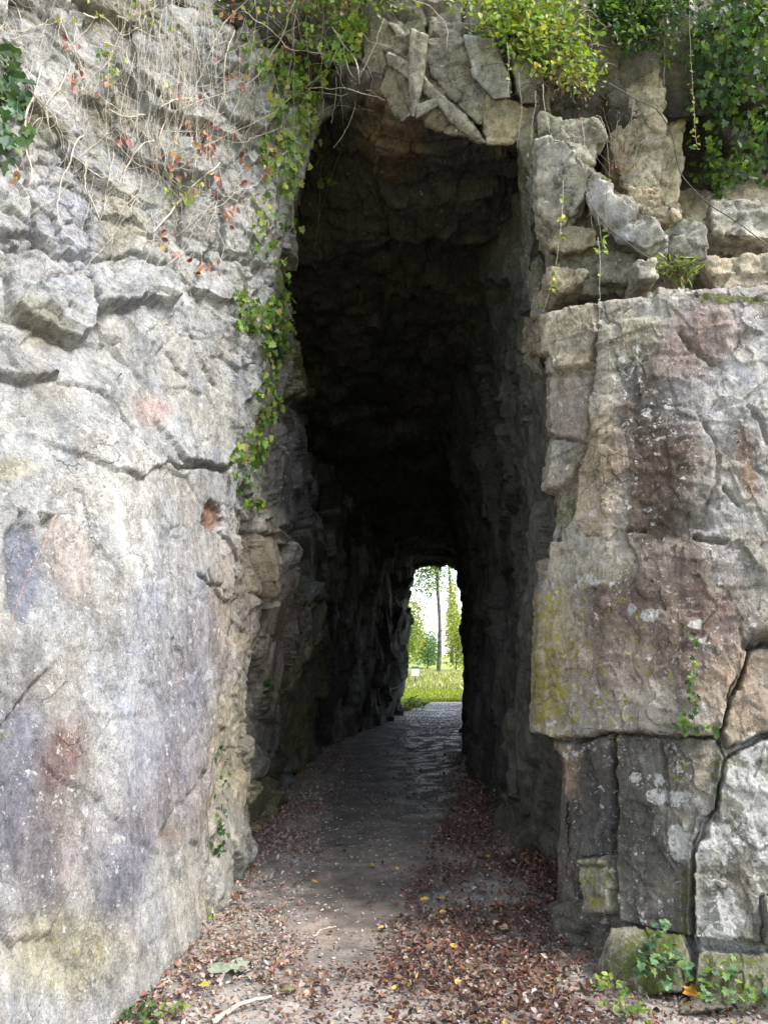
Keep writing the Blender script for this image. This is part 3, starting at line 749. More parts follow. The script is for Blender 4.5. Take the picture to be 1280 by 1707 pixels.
# ------------------------------------------------------------------ separate broken blocks
def rock_lump(name, pts, mat, parent=None, vox=.018, seed=1, big=.02, mid=.012, small=.005, col=(.4, .37, .3), col2=(.25, .22, .17), moss=0, white=.15, yellow=0, size=.3, erode=0.0):
    """convex broken block from its corner points, its surface split into facets"""
    bm = bmesh.new()
    for p in pts: bm.verts.new(p)
    r = bmesh.ops.convex_hull(bm, input=bm.verts)
    bmesh.ops.delete(bm, geom=[v for v in bm.verts if not v.link_faces], context='VERTS')
    me = bpy.data.meshes.new('tmp'); bm.to_mesh(me); bm.free()
    o = bpy.data.objects.new('tmp', me); COL.objects.link(o)
    md = o.modifiers.new('r', 'REMESH'); md.mode = 'VOXEL'; md.voxel_size = vox
    dg = bpy.context.evaluated_depsgraph_get(); dg.update()
    ev = o.evaluated_get(dg); em = ev.to_mesh()
    n = len(em.vertices); V = np.empty(n * 3, f32); em.vertices.foreach_get('co', V); V = V.reshape(-1, 3)
    N = np.empty(n * 3, f32); em.vertices.foreach_get('normal', N); N = N.reshape(-1, 3)
    q = [tuple(p.vertices) for p in em.polygons]
    ev.to_mesh_clear()
    bpy.data.objects.remove(o); bpy.data.meshes.remove(me)
    q = np.array([(a if len(a) == 4 else a + (a[-1],)) for a in q], np.int32)
    W = V + .05 * np.stack([fbm(V * 4, 3, seed + 1), fbm(V * 4, 3, seed + 2), fbm(V * 4, 3, seed + 3)], 1)
    h, e = facet(W, (size, size, size * .8), seed + 4); d = big * h - big * .4 * sstep(.08, 0, e)
    h, e = facet(W, (size * .4, size * .4, size * .3), seed + 5); d += mid * h
    d += small * 2 * ridged(V * 8, 4, seed + 6) + small * fbm(V * 35, 3, seed + 7)
    P = V + N * d[:, None]
    c = np.ones((n, 3), f32) * np.asarray(col, f32)
    k = sstep(-.1, .35, fbm(V * 4, 4, seed + 8))[:, None]
    c = c * (1 - k * .7) + np.asarray(col2, f32) * k * .7
    aux = np.zeros((n, 3), f32); aux[:, 0] = white; aux[:, 1] = yellow; aux[:, 2] = np.clip(moss * (.35 + .65 * np.clip(N[:, 2], -.3, 1)) , 0, 1)
    ob = mesh_obj(name, P, q, mat, parent, {'col': c, 'aux': aux})
    remember(P, N)
    return ob
def prism(front, back=(0.05, .6, 0), shrink=.9):
    """front: list of (px, py, y) corners as seen from the path; the block runs back by the vector"""
    A = np.array([at_y(a, b, y) for a, b, y in front])
    c = A.mean(0)
    B = c + (A - c) * shrink + np.array(back)
    return np.vstack([A, B])

# shards and blocks hanging over the mouth (parts of the overhang)
pale, tan_, dk = (.42, .40, .345), (.42, .36, .26), (.22, .20, .16)
ov = [
    # mass behind the ledge strips
    ([(648, 60, 5.98), (690, 56, 5.92), (742, 160, 5.88), (806, 234, 5.95), (742, 222, 5.98), (690, 192, 5.98), (655, 118, 6.0)], (.0, .6, .52), (.20, .175, .125), 4, .03),
    ([(700, 60, 5.9), (770, 60, 5.86), (830, 150, 5.9), (815, 222, 5.94), (760, 172, 5.88), (716, 120, 5.88)], (.0, .6, .52), (.25, .235, .19), 2, .03),
    ([(715, 30, 6.0), (840, 50, 6.0), (890, 140, 6.1), (890, 224, 6.12), (815, 236, 6.12), (760, 190, 6.05), (722, 130, 6.0)], (.0, .6, 0.52), (.24, .22, .18), 3, .03),
    ([(580, -40, 6.25), (700, -40, 6.05), (712, 60, 6.05), (700, 130, 6.1), (655, 95, 6.15), (612, 55, 6.25)], (.0, .5, 0.43), (.26, .24, .18), 13, .03),
    ([(604, 30, 6.12), (668, 44, 6.02), (655, 96, 6.0), (694, 186, 6.02), (668, 205, 6.08), (632, 150, 6.12), (606, 100, 6.15)], (.0, .6, .52), (.21, .19, .14), 24, .03),
    # thin ledge edges catching the light
    ([(645, 86, 5.925), (668, 92, 5.855), (712, 132, 5.815), (738, 164, 5.835), (724, 172, 5.875), (690, 142, 5.915), (650, 108, 5.975)], (.03, .5, 0.43), (.36, .345, .29), 5, .008),
    ([(722, 146, 5.815), (742, 160, 5.815), (778, 196, 5.875), (812, 238, 5.935), (800, 242, 5.975), (765, 216, 5.935), (728, 174, 5.855)], (.03, .5, 0.43), (.36, .345, .29), 6, .008),
    ([(684, 46, 5.775), (712, 58, 5.735), (704, 128, 5.775), (692, 194, 5.835), (684, 196, 5.855), (682, 120, 5.815)], (.04, .35, 0.30), (.36, .345, .29), 7, .008),
    ([(688, 178, 5.875), (728, 164, 5.855), (738, 172, 5.875), (694, 196, 5.895)], (.03, .4, 0.34), (.36, .345, .29), 8, .006),
    ([(736, 90, 5.915), (750, 92, 5.895), (792, 140, 5.915), (788, 150, 5.935), (770, 138, 5.935)], (.03, .4, 0.34), (.36, .345, .29), 9, .006),
    ([(645, 36, 5.975), (660, 40, 5.955), (680, 66, 5.955), (676, 74, 5.975)], (.03, .3, 0.26), (.36, .345, .29), 10, .006),
    # broken blocks
    ([(772, 56, 5.78), (822, 64, 5.76), (848, 120, 5.78), (852, 162, 5.82), (826, 166, 5.84), (790, 128, 5.8)], (.02, .5, 0.43), (.42, .41, .38), 11, .018),
    ([(812, 150, 5.9), (850, 172, 5.88), (890, 186, 5.92), (890, 226, 5.96), (850, 240, 5.96), (812, 240, 5.94), (800, 200, 5.94)], (.0, .5, 0.43), tan_, 15, .02),
    ([(752, 150, 5.95), (800, 162, 5.92), (815, 205, 5.94), (790, 205, 5.96)], (.0, .5, 0.43), (.34, .30, .22), 17, .015),
    ([(878, 140, 5.9), (915, 150, 5.82), (918, 236, 5.84), (888, 252, 5.96)], (.0, .5, .3), (.22, .21, .16), 21, .02),
    ([(850, 90, 5.8), (900, 110, 5.8), (905, 170, 5.85), (870, 172, 5.85)], (.0, .5, 0.43), (.36, .35, .31), 19, .02),
]
for f_, b_, c_, sd, bg in ov:
    rock_lump('shard', prism(f_, b_, .97), M_ROCK, lintel, .014, sd, max(bg, .014), max(bg * .7, .012), .005, c_, dk, .12, .15, 0, .3)

# the pile above the right corner: blocks one could lever off
pile = [
    ('rock_block', [(915, 320, 5.28), (1000, 330, 5.18), (1070, 385, 5.14), (1085, 475, 5.12), (1000, 492, 5.16), (918, 490, 5.28)], (.1, .8, .1), (.24, .22, .16), .6, 'dark mossy rock showing in the gaps behind the loose blocks', 20),
    ('rock_slab', [(893, 232, 5.2), (950, 228, 5.0), (985, 285, 4.95), (975, 330, 5.0), (940, 380, 5.1), (896, 350, 5.22)], (.15, .8, .0), pale, .25, 'grey wedge of rock poised at the tunnel corner above the mouth', 21),
    ('rock_slab', [(965, 270, 5.05), (1000, 290, 4.9), (1095, 365, 4.75), (1110, 395, 4.8), (1075, 415, 4.8), (1030, 395, 4.85), (985, 340, 5.0)], (.25, .55, .12), (.46, .45, .44), .85, 'long slanting slab with a mossy underside over the terrace', 22),
    ('rock_block', [(930, 375, 5.15), (995, 380, 5.05), (998, 410, 5.05), (940, 420, 5.15), (918, 415, 5.2)], (.1, .7, .1), tan_, .3, 'flat tan block tucked under the grey wedge', 23),
    ('rock_block', [(912, 440, 5.1), (978, 450, 4.98), (980, 470, 4.98), (930, 488, 5.05), (912, 470, 5.12)], (.1, .7, .1), (.44, .38, .28), .15, 'thin orange tan ledge stone on the corner column', 24),
    ('rock_block', [(900, 190, 5.6), (1000, 195, 5.5), (1010, 225, 5.5), (985, 270, 5.55), (960, 262, 5.55), (905, 232, 5.65)], (.05, .8, .1), (.40, .38, .30), .35, 'mossy block directly beneath the hanging shrub', 25),
    ('rock_block', [(1110, 385, 5.3), (1140, 360, 5.2), (1175, 370, 5.2), (1178, 430, 5.2), (1120, 430, 5.25)], (.1, .7, .1), (.42, .41, .36), 1.1, 'rounded mossy stone sitting on the terrace', 26),
    ('rock_block', [(1060, 430, 4.75), (1095, 430, 4.72), (1098, 460, 4.72), (1065, 465, 4.75)], (.05, .5, .05), pale, .4, 'small pale stone wedged on the terrace edge', 27),
    ('rock_block', [(1000, 415, 5.1), (1060, 420, 5.0), (1075, 470, 5.0), (1000, 470, 5.1)], (.1, .7, .1), (.28, .26, .21), .4, 'dark shaded block behind the corner column', 28),
    ('rock_pillar', [(1015, 110, 6.25), (1085, 60, 6.2), (1105, 130, 6.05), (1110, 250, 6.05), (1095, 310, 6.1), (1050, 330, 6.1), (1015, 250, 6.2)], (.1, .8, .0), (.48, .43, .32), .1, 'tall sunlit buff rock pillar under the dark shrubs', 29),
    ('rock_pillar', [(1095, 130, 6.35), (1140, 140, 6.3), (1142, 180, 6.3), (1130, 360, 6.25), (1095, 365, 6.3), (1090, 250, 6.35)], (.1, .8, .0), (.45, .40, .29), .15, 'narrow buff pillar beside the dark ivy curtain', 30),
    ('rock_block', [(1040, 305, 5.95), (1098, 310, 5.9), (1130, 365, 5.9), (1125, 385, 5.95), (1060, 350, 5.95)], (.1, .8, .0), (.44, .37, .27), .1, 'orange stained block at the foot of the buff pillar', 31),
    ('rock_block', [(1185, 335, 6.3), (1300, 330, 6.2), (1310, 400, 6.1), (1190, 390, 6.2)], (.1, .6, .0), (.42, .40, .35), .15, 'weathered block under the ivy curtain', 32),
    ('rock_block', [(1170, 430, 5.95), (1290, 425, 5.85), (1300, 480, 5.85), (1200, 490, 5.9)], (.1, .6, .0), (.44, .38, .29), .2, 'broad pale block at the back of the terrace', 33),
]
for nm, f_, b_, c_, ms, lb, sd in pile:
    o = rock_lump(nm, prism(f_, b_, .92), M_ROCK, None, .016, sd * 7, .036, .022, .006, c_, dk, ms, .2, .05, .28)
    tag(o, lb, nm.split('_')[1] if nm != 'rock_pillar' else 'rock', 'loose blocks above the right cliff')

# ------------------------------------------------------------------ ground
def ground_z(x, y):
    x = np.asarray(x, float); y = np.asarray(y, float)
    P = np.stack([x, y, 0 * x], -1).reshape(-1, 3).astype(f32)
    z = .03 * fbm(P * .9, 3, 5).reshape(x.shape)
    side = np.clip((np.abs(x - .15 - np.clip(y - 12, 0, 12) * .12) - .55) / .9, 0, 1.5)
    z = z + .025 * side * np.where(y < 22, 1, 0) + .03 * sstep(3.0, 1.2, np.abs(y - 14)) * 0
    z = z + .42 * sstep(26, 42, y) + .012 * np.clip(y - 42, 0, 400)
    return z
def soil_material():
    m, nt, bs = mat_new('path soil'); g = NG(nt)
    tc = g.n('ShaderNodeTexCoord').outputs['Object']
    col = g.n('ShaderNodeAttribute', attribute_name='col').outputs['Color']
    n1 = g.noise(tc, 6, 6, .6); n2 = g.noise(tc, 60, 5, .7); v = g.vor(tc, 70)
    k = g.ramp(g.math('ADD', g.math('MULTIPLY', n1, .5), g.math('MULTIPLY', n2, .5)), .32, .68, .6, 1.4)
    hv = g.n('ShaderNodeCombineColor'); [g.l(k, hv.inputs[q]) for q in range(3)]
    c = g.mix(1.0, col, hv.outputs[0], 'MULTIPLY')
    sp_ = g.math('MULTIPLY', g.ramp(v, .10, .20, 1, 0), g.ramp(g.noise(tc, 11, 3), .48, .62))
    c = g.mix(g.math('MULTIPLY', sp_, .6), c, (.38, .36, .34, 1))
    g.l(c, bs.inputs['Base Color'])
    g.l(g.ramp(g.noise(tc, 3, 3), .4, .6, .45, .8), bs.inputs['Roughness'])
    bp = g.n('ShaderNodeBump', Strength=.45, Distance=.008)
    g.l(g.math('ADD', n2, g.math('MULTIPLY', n1, 1.5)), bp.inputs['Height']); g.l(bp.outputs[0], bs.inputs['Normal'])
    return m
M_SOIL = soil_material()
def bare(x, y):
    """1 on the trodden strip"""
    P = np.stack([x, y, 0 * x], -1).astype(f32)
    j = .14 * fbm(P * 2.2, 3, 9)
    lft = np.interp(y, [3, 4.4, 7, 10, 14, 20], [-.55, -.50, -.60, -.62, -.55, -.2]) + j
    rgt = np.interp(y, [3.9, 4.4, 5.5, 7, 9, 12, 20], [-.25, -.02, .12, .50, .80, .95, 2.0]) + j
    return sstep(lft - .12, lft + .12, x) * sstep(rgt + .14, rgt - .14, x) * sstep(3.9, 4.5, y)
gx = np.concatenate([[-14, -8, -5], np.linspace(-3, 4, 300), [6, 10, 16]])
gy = np.concatenate([[-6, -2, 1], np.linspace(2.5, 12, 400), np.linspace(12.05, 27, 160)])
XX, YY = np.meshgrid(gx, gy, indexing='ij')
Pg = np.stack([XX, YY, 0 * XX], -1).reshape(-1, 3).astype(f32)
zg = ground_z(XX, YY).reshape(-1) + sstep(12, 6, Pg[:, 1]) * (.006 * ridged(Pg * 4, 4, 15) + .005 * fbm(Pg * 18, 3, 16)) + .003 * fbm(Pg * 2, 2, 17)
Pg[:, 2] = zg
ca = np.ones((len(Pg), 3), f32) * np.array([.235, .21, .185], f32)
b_ = bare(Pg[:, 0], Pg[:, 1])[:, None]
ca = ca * (1 - b_) + np.array([.160, .134, .112], f32) * b_
lm = (sstep(.15, .6, 1 - b_[:, 0]) * sstep(17, 10, Pg[:, 1]) * np.where(Pg[:, 0] > -.2, .85, .45))[:, None] * sstep(-.5, .2, fbm(Pg * 1.6, 3, 33))[:, None]
ca = ca * (1 - lm) + np.array([.115, .078, .062], f32) * lm                 # leaf mould under the litter
mot = (fbm(Pg * 2.6, 4, 71) * .5 + fbm(Pg * 9, 4, 72) * .5)[:, None]
ca = ca * (1 + .9 * mot * np.array([1.0, .95, .9], f32))                   # trodden earth: damp and dry patches
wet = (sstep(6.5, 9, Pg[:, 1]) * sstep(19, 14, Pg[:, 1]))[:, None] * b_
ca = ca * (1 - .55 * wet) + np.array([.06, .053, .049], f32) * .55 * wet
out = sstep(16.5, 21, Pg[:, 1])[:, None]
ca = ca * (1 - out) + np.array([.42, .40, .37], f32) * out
i_ = np.arange(len(gx) - 1)[:, None] * len(gy) + np.arange(len(gy) - 1)[None, :]
fq = np.stack([i_, i_ + len(gy), i_ + len(gy) + 1, i_ + 1], -1).reshape(-1, 4)
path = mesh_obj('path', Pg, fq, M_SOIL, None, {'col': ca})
tag(path, kind='structure')

def turf_material():
    m, nt, bs = mat_new('meadow turf'); g = NG(nt)
    tc = g.n('ShaderNodeTexCoord').outputs['Object']
    n = g.noise(tc, .9, 6, .65)
    g.l(g.mix(g.ramp(n, .35, .65), (.20, .25, .04, 1), (.29, .32, .07, 1)), bs.inputs['Base Color'])
    bs.inputs['Roughness'].default_value = .9
    return m
M_TURF = turf_material()
mx = np.concatenate([[-900, -300, -120, -60], np.linspace(-30, 40, 80), [70, 140, 320, 900]])
my = np.concatenate([np.linspace(26.4, 60, 60), [80, 120, 200, 400, 900]])
XX, YY = np.meshgrid(mx, my, indexing='ij')
zz = ground_z(XX, np.minimum(YY, 120)) + .004 + .05 * fbm(np.stack([XX, YY, 0 * XX], -1).reshape(-1, 3).astype(f32) * .8, 3, 8).reshape(XX.shape)
i_ = np.arange(len(mx) - 1)[:, None] * len(my) + np.arange(len(my) - 1)[None, :]
fq = np.stack([i_, i_ + len(my), i_ + len(my) + 1, i_ + 1], -1).reshape(-1, 4)
tag(mesh_obj('meadow', np.stack([XX, YY, zz], -1).reshape(-1, 3), fq, M_TURF), kind='structure')
# side ground in front of the cliff, towards the camera and past it, to the horizon
tag(mesh_obj('ground', np.array([(-900, -900, -.12), (900, -900, -.12), (900, 27, -.12), (-900, 27, -.12)], f32), np.array([[0, 1, 2, 3]]), M_TURF), kind='structure')
# hill over the tunnel
hx = np.linspace(-40, 40, 60); hy = np.linspace(6.6, 22.3, 24)
XX, YY = np.meshgrid(hx, hy, indexing='ij')
zz = 9.15 + .5 * np.sin((YY - 6.6) / 15.7 * math.pi) + .3 * fbm(np.stack([XX, YY, 0 * XX], -1).reshape(-1, 3).astype(f32) * .5, 3, 3).reshape(XX.shape)
i_ = np.arange(59)[:, None] * 24 + np.arange(23)[None, :]
tag(mesh_obj('hill', np.stack([XX, YY, zz], -1).reshape(-1, 3), np.stack([i_, i_ + 24, i_ + 25, i_ + 1], -1).reshape(-1, 4), M_TURF), kind='structure')

# ------------------------------------------------------------------ where does a sight line meet rock (for planting things on the rock)
CELL = 4; HW, HH = 1680 // CELL, 2110 // CELL; OFF = 200
zb = np.full(HW * HH, 1e9); nb = np.zeros((HW * HH, 3))
for P, N in HIT:
    X, Y, D = project(P.astype(float))
    ok = (D > .5) & (X > -OFF) & (X < 1280 + OFF) & (Y > -OFF) & (Y < 1707 + OFF)
    # only surfaces turned to the path
    vdir = P - CAM
    c = (((Y[ok] + OFF) // CELL).astype(int) * HW + ((X[ok] + OFF) // CELL).astype(int))
    d = D[ok]; n_ = N[ok]
    o_ = np.argsort(-d)
    c, d, n_ = c[o_], d[o_], n_[o_]
    better = d < zb[c]
    zb[c[better]] = d[better]; nb[c[better]] = n_[better]
    np.minimum.at(zb, c, d)
zb = zb.reshape(HH, HW); nb = nb.reshape(HH, HW, 3)
for _ in range(12):
    m = zb > 1e8
    if not m.any(): break
    for dy, dx in ((0, 1), (0, -1), (1, 0), (-1, 0)):
        r_ = np.roll(np.roll(zb, dy, 0), dx, 1); rn = np.roll(np.roll(nb, dy, 0), dx, 1)
        k = (zb > 1e8) & (r_ < 1e8)
        zb[k] = r_[k]; nb[k] = rn[k]
def hit(px, py, lift=.02):
    px = np.asarray(px, float); py = np.asarray(py, float)
    i = np.clip(((py + OFF) // CELL).astype(int), 0, HH - 1); j = np.clip(((px + OFF) // CELL).astype(int), 0, HW - 1)
    d = zb[i, j]; d = np.where(d > 1e8, 7.0, d); n = nb[i, j]
    r = ray(px, py)
    tc_ = -r / np.linalg.norm(r, axis=-1, keepdims=True)
    flip = (n * tc_).sum(-1, keepdims=True) < 0
    n = np.where(flip, -n, n)
    n = n + .5 * tc_; n /= np.linalg.norm(n, axis=-1, keepdims=True) + 1e-9
    return CAM + r * d[..., None] + n * lift, n

# ------------------------------------------------------------------ leaves and stems
IVY = np.array([(0, 0), (.30, -.12), (.52, .10), (.34, .34), (.50, .62), (.24, .66), (0, 1.05), (-.24, .66), (-.50, .62), (-.34, .34), (-.52, .10), (-.30, -.12)])
OVATE = np.array([(0, 0), (.22, .16), (.34, .42), (.26, .72), (0, 1.0), (-.26, .72), (-.34, .42), (-.22, .16)])
LANCE = np.array([(0, 0), (.10, .25), (.12, .5), (.07, .8), (0, 1.0), (-.07, .8), (-.12, .5), (-.10, .25)])
def leaf_mesh(pos, nrm, size, shape, cols, droop=.5, spin=None, curl=.18, r=rng, tilt=.45):
    """flat little blades; nrm = the way each faces, its tip hangs down by droop"""
    n = len(pos)
    pos = np.asarray(pos, float); nrm = np.asarray(nrm, float) + r.normal(0, tilt, (n, 3)); nrm /= np.linalg.norm(nrm, axis=1, keepdims=True) + 1e-9
    down = np.array([0, 0, -1.0]) * droop + r.normal(0, .6, (n, 3))
    t = down - nrm * (down * nrm).sum(1, keepdims=True); t /= np.linalg.norm(t, axis=1, keepdims=True) + 1e-9
    b = np.cross(nrm, t)
    k = len(shape)
    sz = np.broadcast_to(np.asarray(size, float), (n,)) * r.uniform(.65, 1.3, n)
    ctr = np.array([[0, .45]])
    sh = np.vstack([shape, ctr])
    cu = r.normal(curl, curl * .7, n)
    bend = r.normal(.0, curl, n)
    V = (pos[:, None, :] + sz[:, None, None] * (b[:, None, :] * sh[None, :, 0, None] + t[:, None, :] * sh[None, :, 1, None]
         + nrm[:, None, :] * (np.abs(sh[None, :, 0, None]) * cu[:, None, None] * 1.6 - (sh[None, :, 1, None] ** 2) * bend[:, None, None])))
    idx = np.arange(k)
    tri = np.stack([np.full(k, k), idx, (idx + 1) % k], 1)
    Fc = (tri[None] + (np.arange(n) * (k + 1))[:, None, None]).reshape(-1, 3)
    C = np.repeat(np.asarray(cols, f32), k + 1, axis=0)
    return V.reshape(-1, 3), Fc, C
def palette(n, cols, wts, jit=.18, r=rng):
    c = np.asarray(cols, float)[r.choice(len(cols), n, p=np.asarray(wts) / np.sum(wts))]
    return np.clip(c * (1 + r.normal(0, jit, (n, 1))) * (1 + r.normal(0, .06, (n, 3))), .005, .9)
def tubes(lines, radii, sides=4, taper=.4):
    Vs, Fs_ = [], []; o = 0
    for pl, rad in zip(lines, radii):
        pl = np.asarray(pl, float); m = len(pl)
        if m < 2: continue
        t = np.gradient(pl, axis=0); t /= np.linalg.norm(t, axis=1, keepdims=True) + 1e-9
        a = np.cross(t, np.array([.31, -.9, .29])); a /= np.linalg.norm(a, axis=1, keepdims=True) + 1e-9
        b = np.cross(t, a)
        ang = np.arange(sides) / sides * 2 * math.pi
        rr = rad * np.linspace(1, taper, m)
        ring = pl[:, None] + rr[:, None, None] * (a[:, None] * np.cos(ang)[None, :, None] + b[:, None] * np.sin(ang)[None, :, None])
        Vs.append(ring.reshape(-1, 3))
        i = np.arange(m - 1)[:, None] * sides; j = np.arange(sides)[None]
        q = np.stack([i + j, i + (j + 1) % sides, i + sides + (j + 1) % sides, i + sides + j], -1).reshape(-1, 4)
        Fs_.append(q + o); o += m * sides
    return np.vstack(Vs), np.vstack(Fs_)
def stem_obj(name, lines, radii, mat, parent=None, sides=4, taper=.4):
    V, Fc = tubes(lines, radii, sides, taper)
    return mesh_obj(name, V, Fc, mat, parent)
def in_poly(n, poly, r=rng, dens=None):
    poly = np.asarray(poly, float); out = []
    lo, hi = poly.min(0), poly.max(0); got = 0
    while got < n:
        q = r.uniform(lo, hi, (n * 2, 2)).astype(f32)
        k = poly_sd(q[:, 0], q[:, 1], poly) > 0
        q = q[k]
        out.append(q); got += len(q)
    return np.vstack(out)[:n].astype(float)
def smooth_line(pts, n=24, jit=0.0, r=rng):
    pts = np.asarray(pts, float); t = np.linspace(0, len(pts) - 1, n)
    o = np.stack([np.interp(t, np.arange(len(pts)), pts[:, k]) for k in range(pts.shape[1])], 1)
    for _ in range(2):
        o[1:-1] = (o[:-2] + 2 * o[1:-1] + o[2:]) / 4
    if jit:
        w_ = np.cumsum(r.normal(0, jit, o.shape), 0); w_ -= np.linspace(0, 1, n)[:, None] * w_[-1]
        o = o + w_
    return o
def on_rock(pl, lift=.02, sm=3):
    """a pixel polyline laid on the rock surface"""
    P, N = hit(pl[:, 0], pl[:, 1], 0)
    dep = np.linalg.norm(P - CAM, axis=1)
    for _ in range(sm): dep[1:-1] = np.minimum(dep[1:-1], (dep[:-2] + 2 * dep[1:-1] + dep[2:]) / 4)
    d = (P - CAM) / np.linalg.norm(P - CAM, axis=1, keepdims=True)
    return CAM + d * (dep - lift)[:, None]

GREEN = [(.09, .16, .025), (.14, .22, .035), (.20, .27, .05), (.30, .32, .07), (.06, .11, .022)]
DARKG = [(.025, .055, .018), (.04, .085, .025), (.06, .11, .03), (.10, .15, .04)]
YELG = [(.20, .26, .04), (.28, .32, .06), (.13, .20, .03), (.38, .34, .06)]
RED = [(.20, .055, .040), (.27, .11, .065), (.33, .18, .09), (.15, .045, .038), (.38, .27, .10)]

def ivy(name, label, cat, polys, counts, size, cols, wts, stems, shape=IVY, lift=.05, group=None, mat=None, srad=.004, thick=.05):
    """a climbing plant: an empty root with a stem part and a leaf part"""
    pp = np.vstack([in_poly(n, p) for p, n in zip(polys, counts)])
    if stems:
        lines = [on_rock(smooth_line(s, 26, 1.2), .02) for s in stems]
        rt = lines[0][0]
    else:
        lines = None; rt = hit(pp[:1, 0], pp[:1, 1])[0][0]
    root = empty(name, rt); tag(root, label, cat, group)
    if lines: stem_obj('stem', lines, [srad] * len(lines), M_TWIG, root)
    P, N = hit(pp[:, 0], pp[:, 1], 0)
    P = P + N * rng.uniform(lift * .3, lift + thick, (len(P), 1))
    V, Fc, C = leaf_mesh(P, N, size, shape, palette(len(P), cols, wts), .9)
    o = mesh_obj('foliage', V, Fc, mat or M_LEAF, root, {'col': C}, False)
    return root

# ---- dry creeper over the top of the left cliff
creeper = empty('dry_creeper', hit(np.array([250.]), np.array([60.]))[0][0])
tag(creeper, 'pale leafless tangle of dry creeper stems with a few red leaves over the cliff top', 'creeper')
lines, rad = [], []
region = np.array([(-40, -60), (640, -60), (600, 60), (520, 130), (470, 260), (440, 360), (330, 420), (200, 330), (90, 260), (40, 120), (-40, 60)], float)
st = in_poly(310, region)
for (x, y) in st:
    n = rng.integers(10, 26); ang = rng.normal(.85, .5); pl = [(x, y)]
    sgn = rng.choice([-1, 1], p=[.25, .75] if x < 300 else [.65, .35]); step = rng.uniform(5, 10)
    for k in range(n):
        ang += rng.normal(0, .26); ang += (1.0 - ang) * .05
        pl.append((pl[-1][0] + math.cos(ang) * step * sgn * .9, pl[-1][1] + math.sin(ang) * step))
    lines.append(on_rock(np.array(pl), rng.uniform(.015, .09))); rad.append(rng.choice([.0016, .0024, .0036, .007, .011], p=[.35, .36, .18, .08, .03]))
stem_obj('stem', lines, rad, M_STEM, creeper)
lines, rad = [], []
for k in range(75):                                            # free strands hanging clear of the rock
    x = rng.choice([rng.normal(285, 30), rng.normal(330, 60), rng.uniform(120, 620)], p=[.45, .3, .25]); y = rng.uniform(-80, 120); n = rng.integers(16, 34)
    pl = smooth_line([(x, y), (x + rng.normal(0, 14), y + n * 5), (x + rng.normal(-4, 26), y + n * 11)], n, 1.2)
    pl = pl[pl[:, 1] < 420]
    if len(pl) > 5: lines.append(on_rock(pl, rng.uniform(.06, .20), 8)); rad.append(rng.uniform(.0012, .0024))
for pts, rr in (([(0, 90), (60, 160), (120, 230), (230, 330)], .006), ([(500, -20), (470, 60), (420, 140), (340, 165), (260, 200)], .007), ([(600, 0), (540, 110), (440, 190), (300, 260)], .006), ([(470, 210), (400, 235), (340, 220)], .006),
                ([(480, 250), (420, 310), (380, 330), (300, 370)], .006), ([(250, 60), (300, 110), (330, 200), (320, 320)], .005), ([(100, 30), (150, 140), (230, 200), (250, 300)], .007), ([(440, -30), (360, 60), (300, 200), (280, 330)], .005)):
    lines.append(on_rock(smooth_line(pts, 34, 1.2), .05, 6)); rad.append(rr)
stem_obj('stem', lines, rad, M_STEM, creeper)['label'] = 'free hanging strands'
redspots = [(330, 220, 22, 18, 26), (280, 275, 18, 26, 26), (120, 140, 22, 30, 16), (330, 260, 22, 14, 12), (375, 350, 12, 22, 18), (335, 440, 22, 18, 24), (440, 265, 8, 20, 12), (20, 292, 14, 10, 8), (105, 75, 30, 20, 8), (385, 25, 20, 14, 14), (200, 240, 20, 20, 8), (350, 290, 60, 60, 26), (390, 120, 30, 40, 14), (270, 400, 20, 20, 8), (160, 155, 14, 12, 6), (480, 90, 12, 20, 8), (300, 140, 80, 80, 22)]
pp = np.vstack([np.stack([rng.normal(x, a * .6, n), rng.normal(y, b * .6, n)], 1) for x, y, a, b, n in redspots])
P, N = hit(pp[:, 0], pp[:, 1], 0); P = P + N * rng.uniform(.03, .12, (len(P), 1))
keep = rng.uniform(0, 1, len(P)) < .62; P, N = P[keep], N[keep]
V, Fc, C = leaf_mesh(P, N, .058, OVATE, palette(len(P), RED, [3, 3, 2, 2, 1]), 1.2)
mesh_obj('foliage', V, Fc, M_DRY, creeper, {'col': C}, False)['label'] = 'red and orange autumn leaves'
pp = np.vstack([in_poly(130, [(300, -40), (640, -40), (560, 80), (500, 170), (400, 120)]), in_poly(26, [(260, 300), (330, 310), (320, 350), (250, 345)]), in_poly(20, [(150, 90), (210, 100), (200, 140), (150, 130)]), in_poly(40, [(60, -40), (320, -40), (300, 60), (60, 40)])])
P, N = hit(pp[:, 0], pp[:, 1], 0); P = P + N * rng.uniform(.03, .15, (len(P), 1))
V, Fc, C = leaf_mesh(P, N, .05, OVATE, palette(len(P), YELG + GREEN[:3], [2, 2, 2, 3, 1, 1, 1]), 1.2)
mesh_obj('foliage', V, Fc, M_LEAF, creeper, {'col': C}, False)['label'] = 'small yellow green leaves'

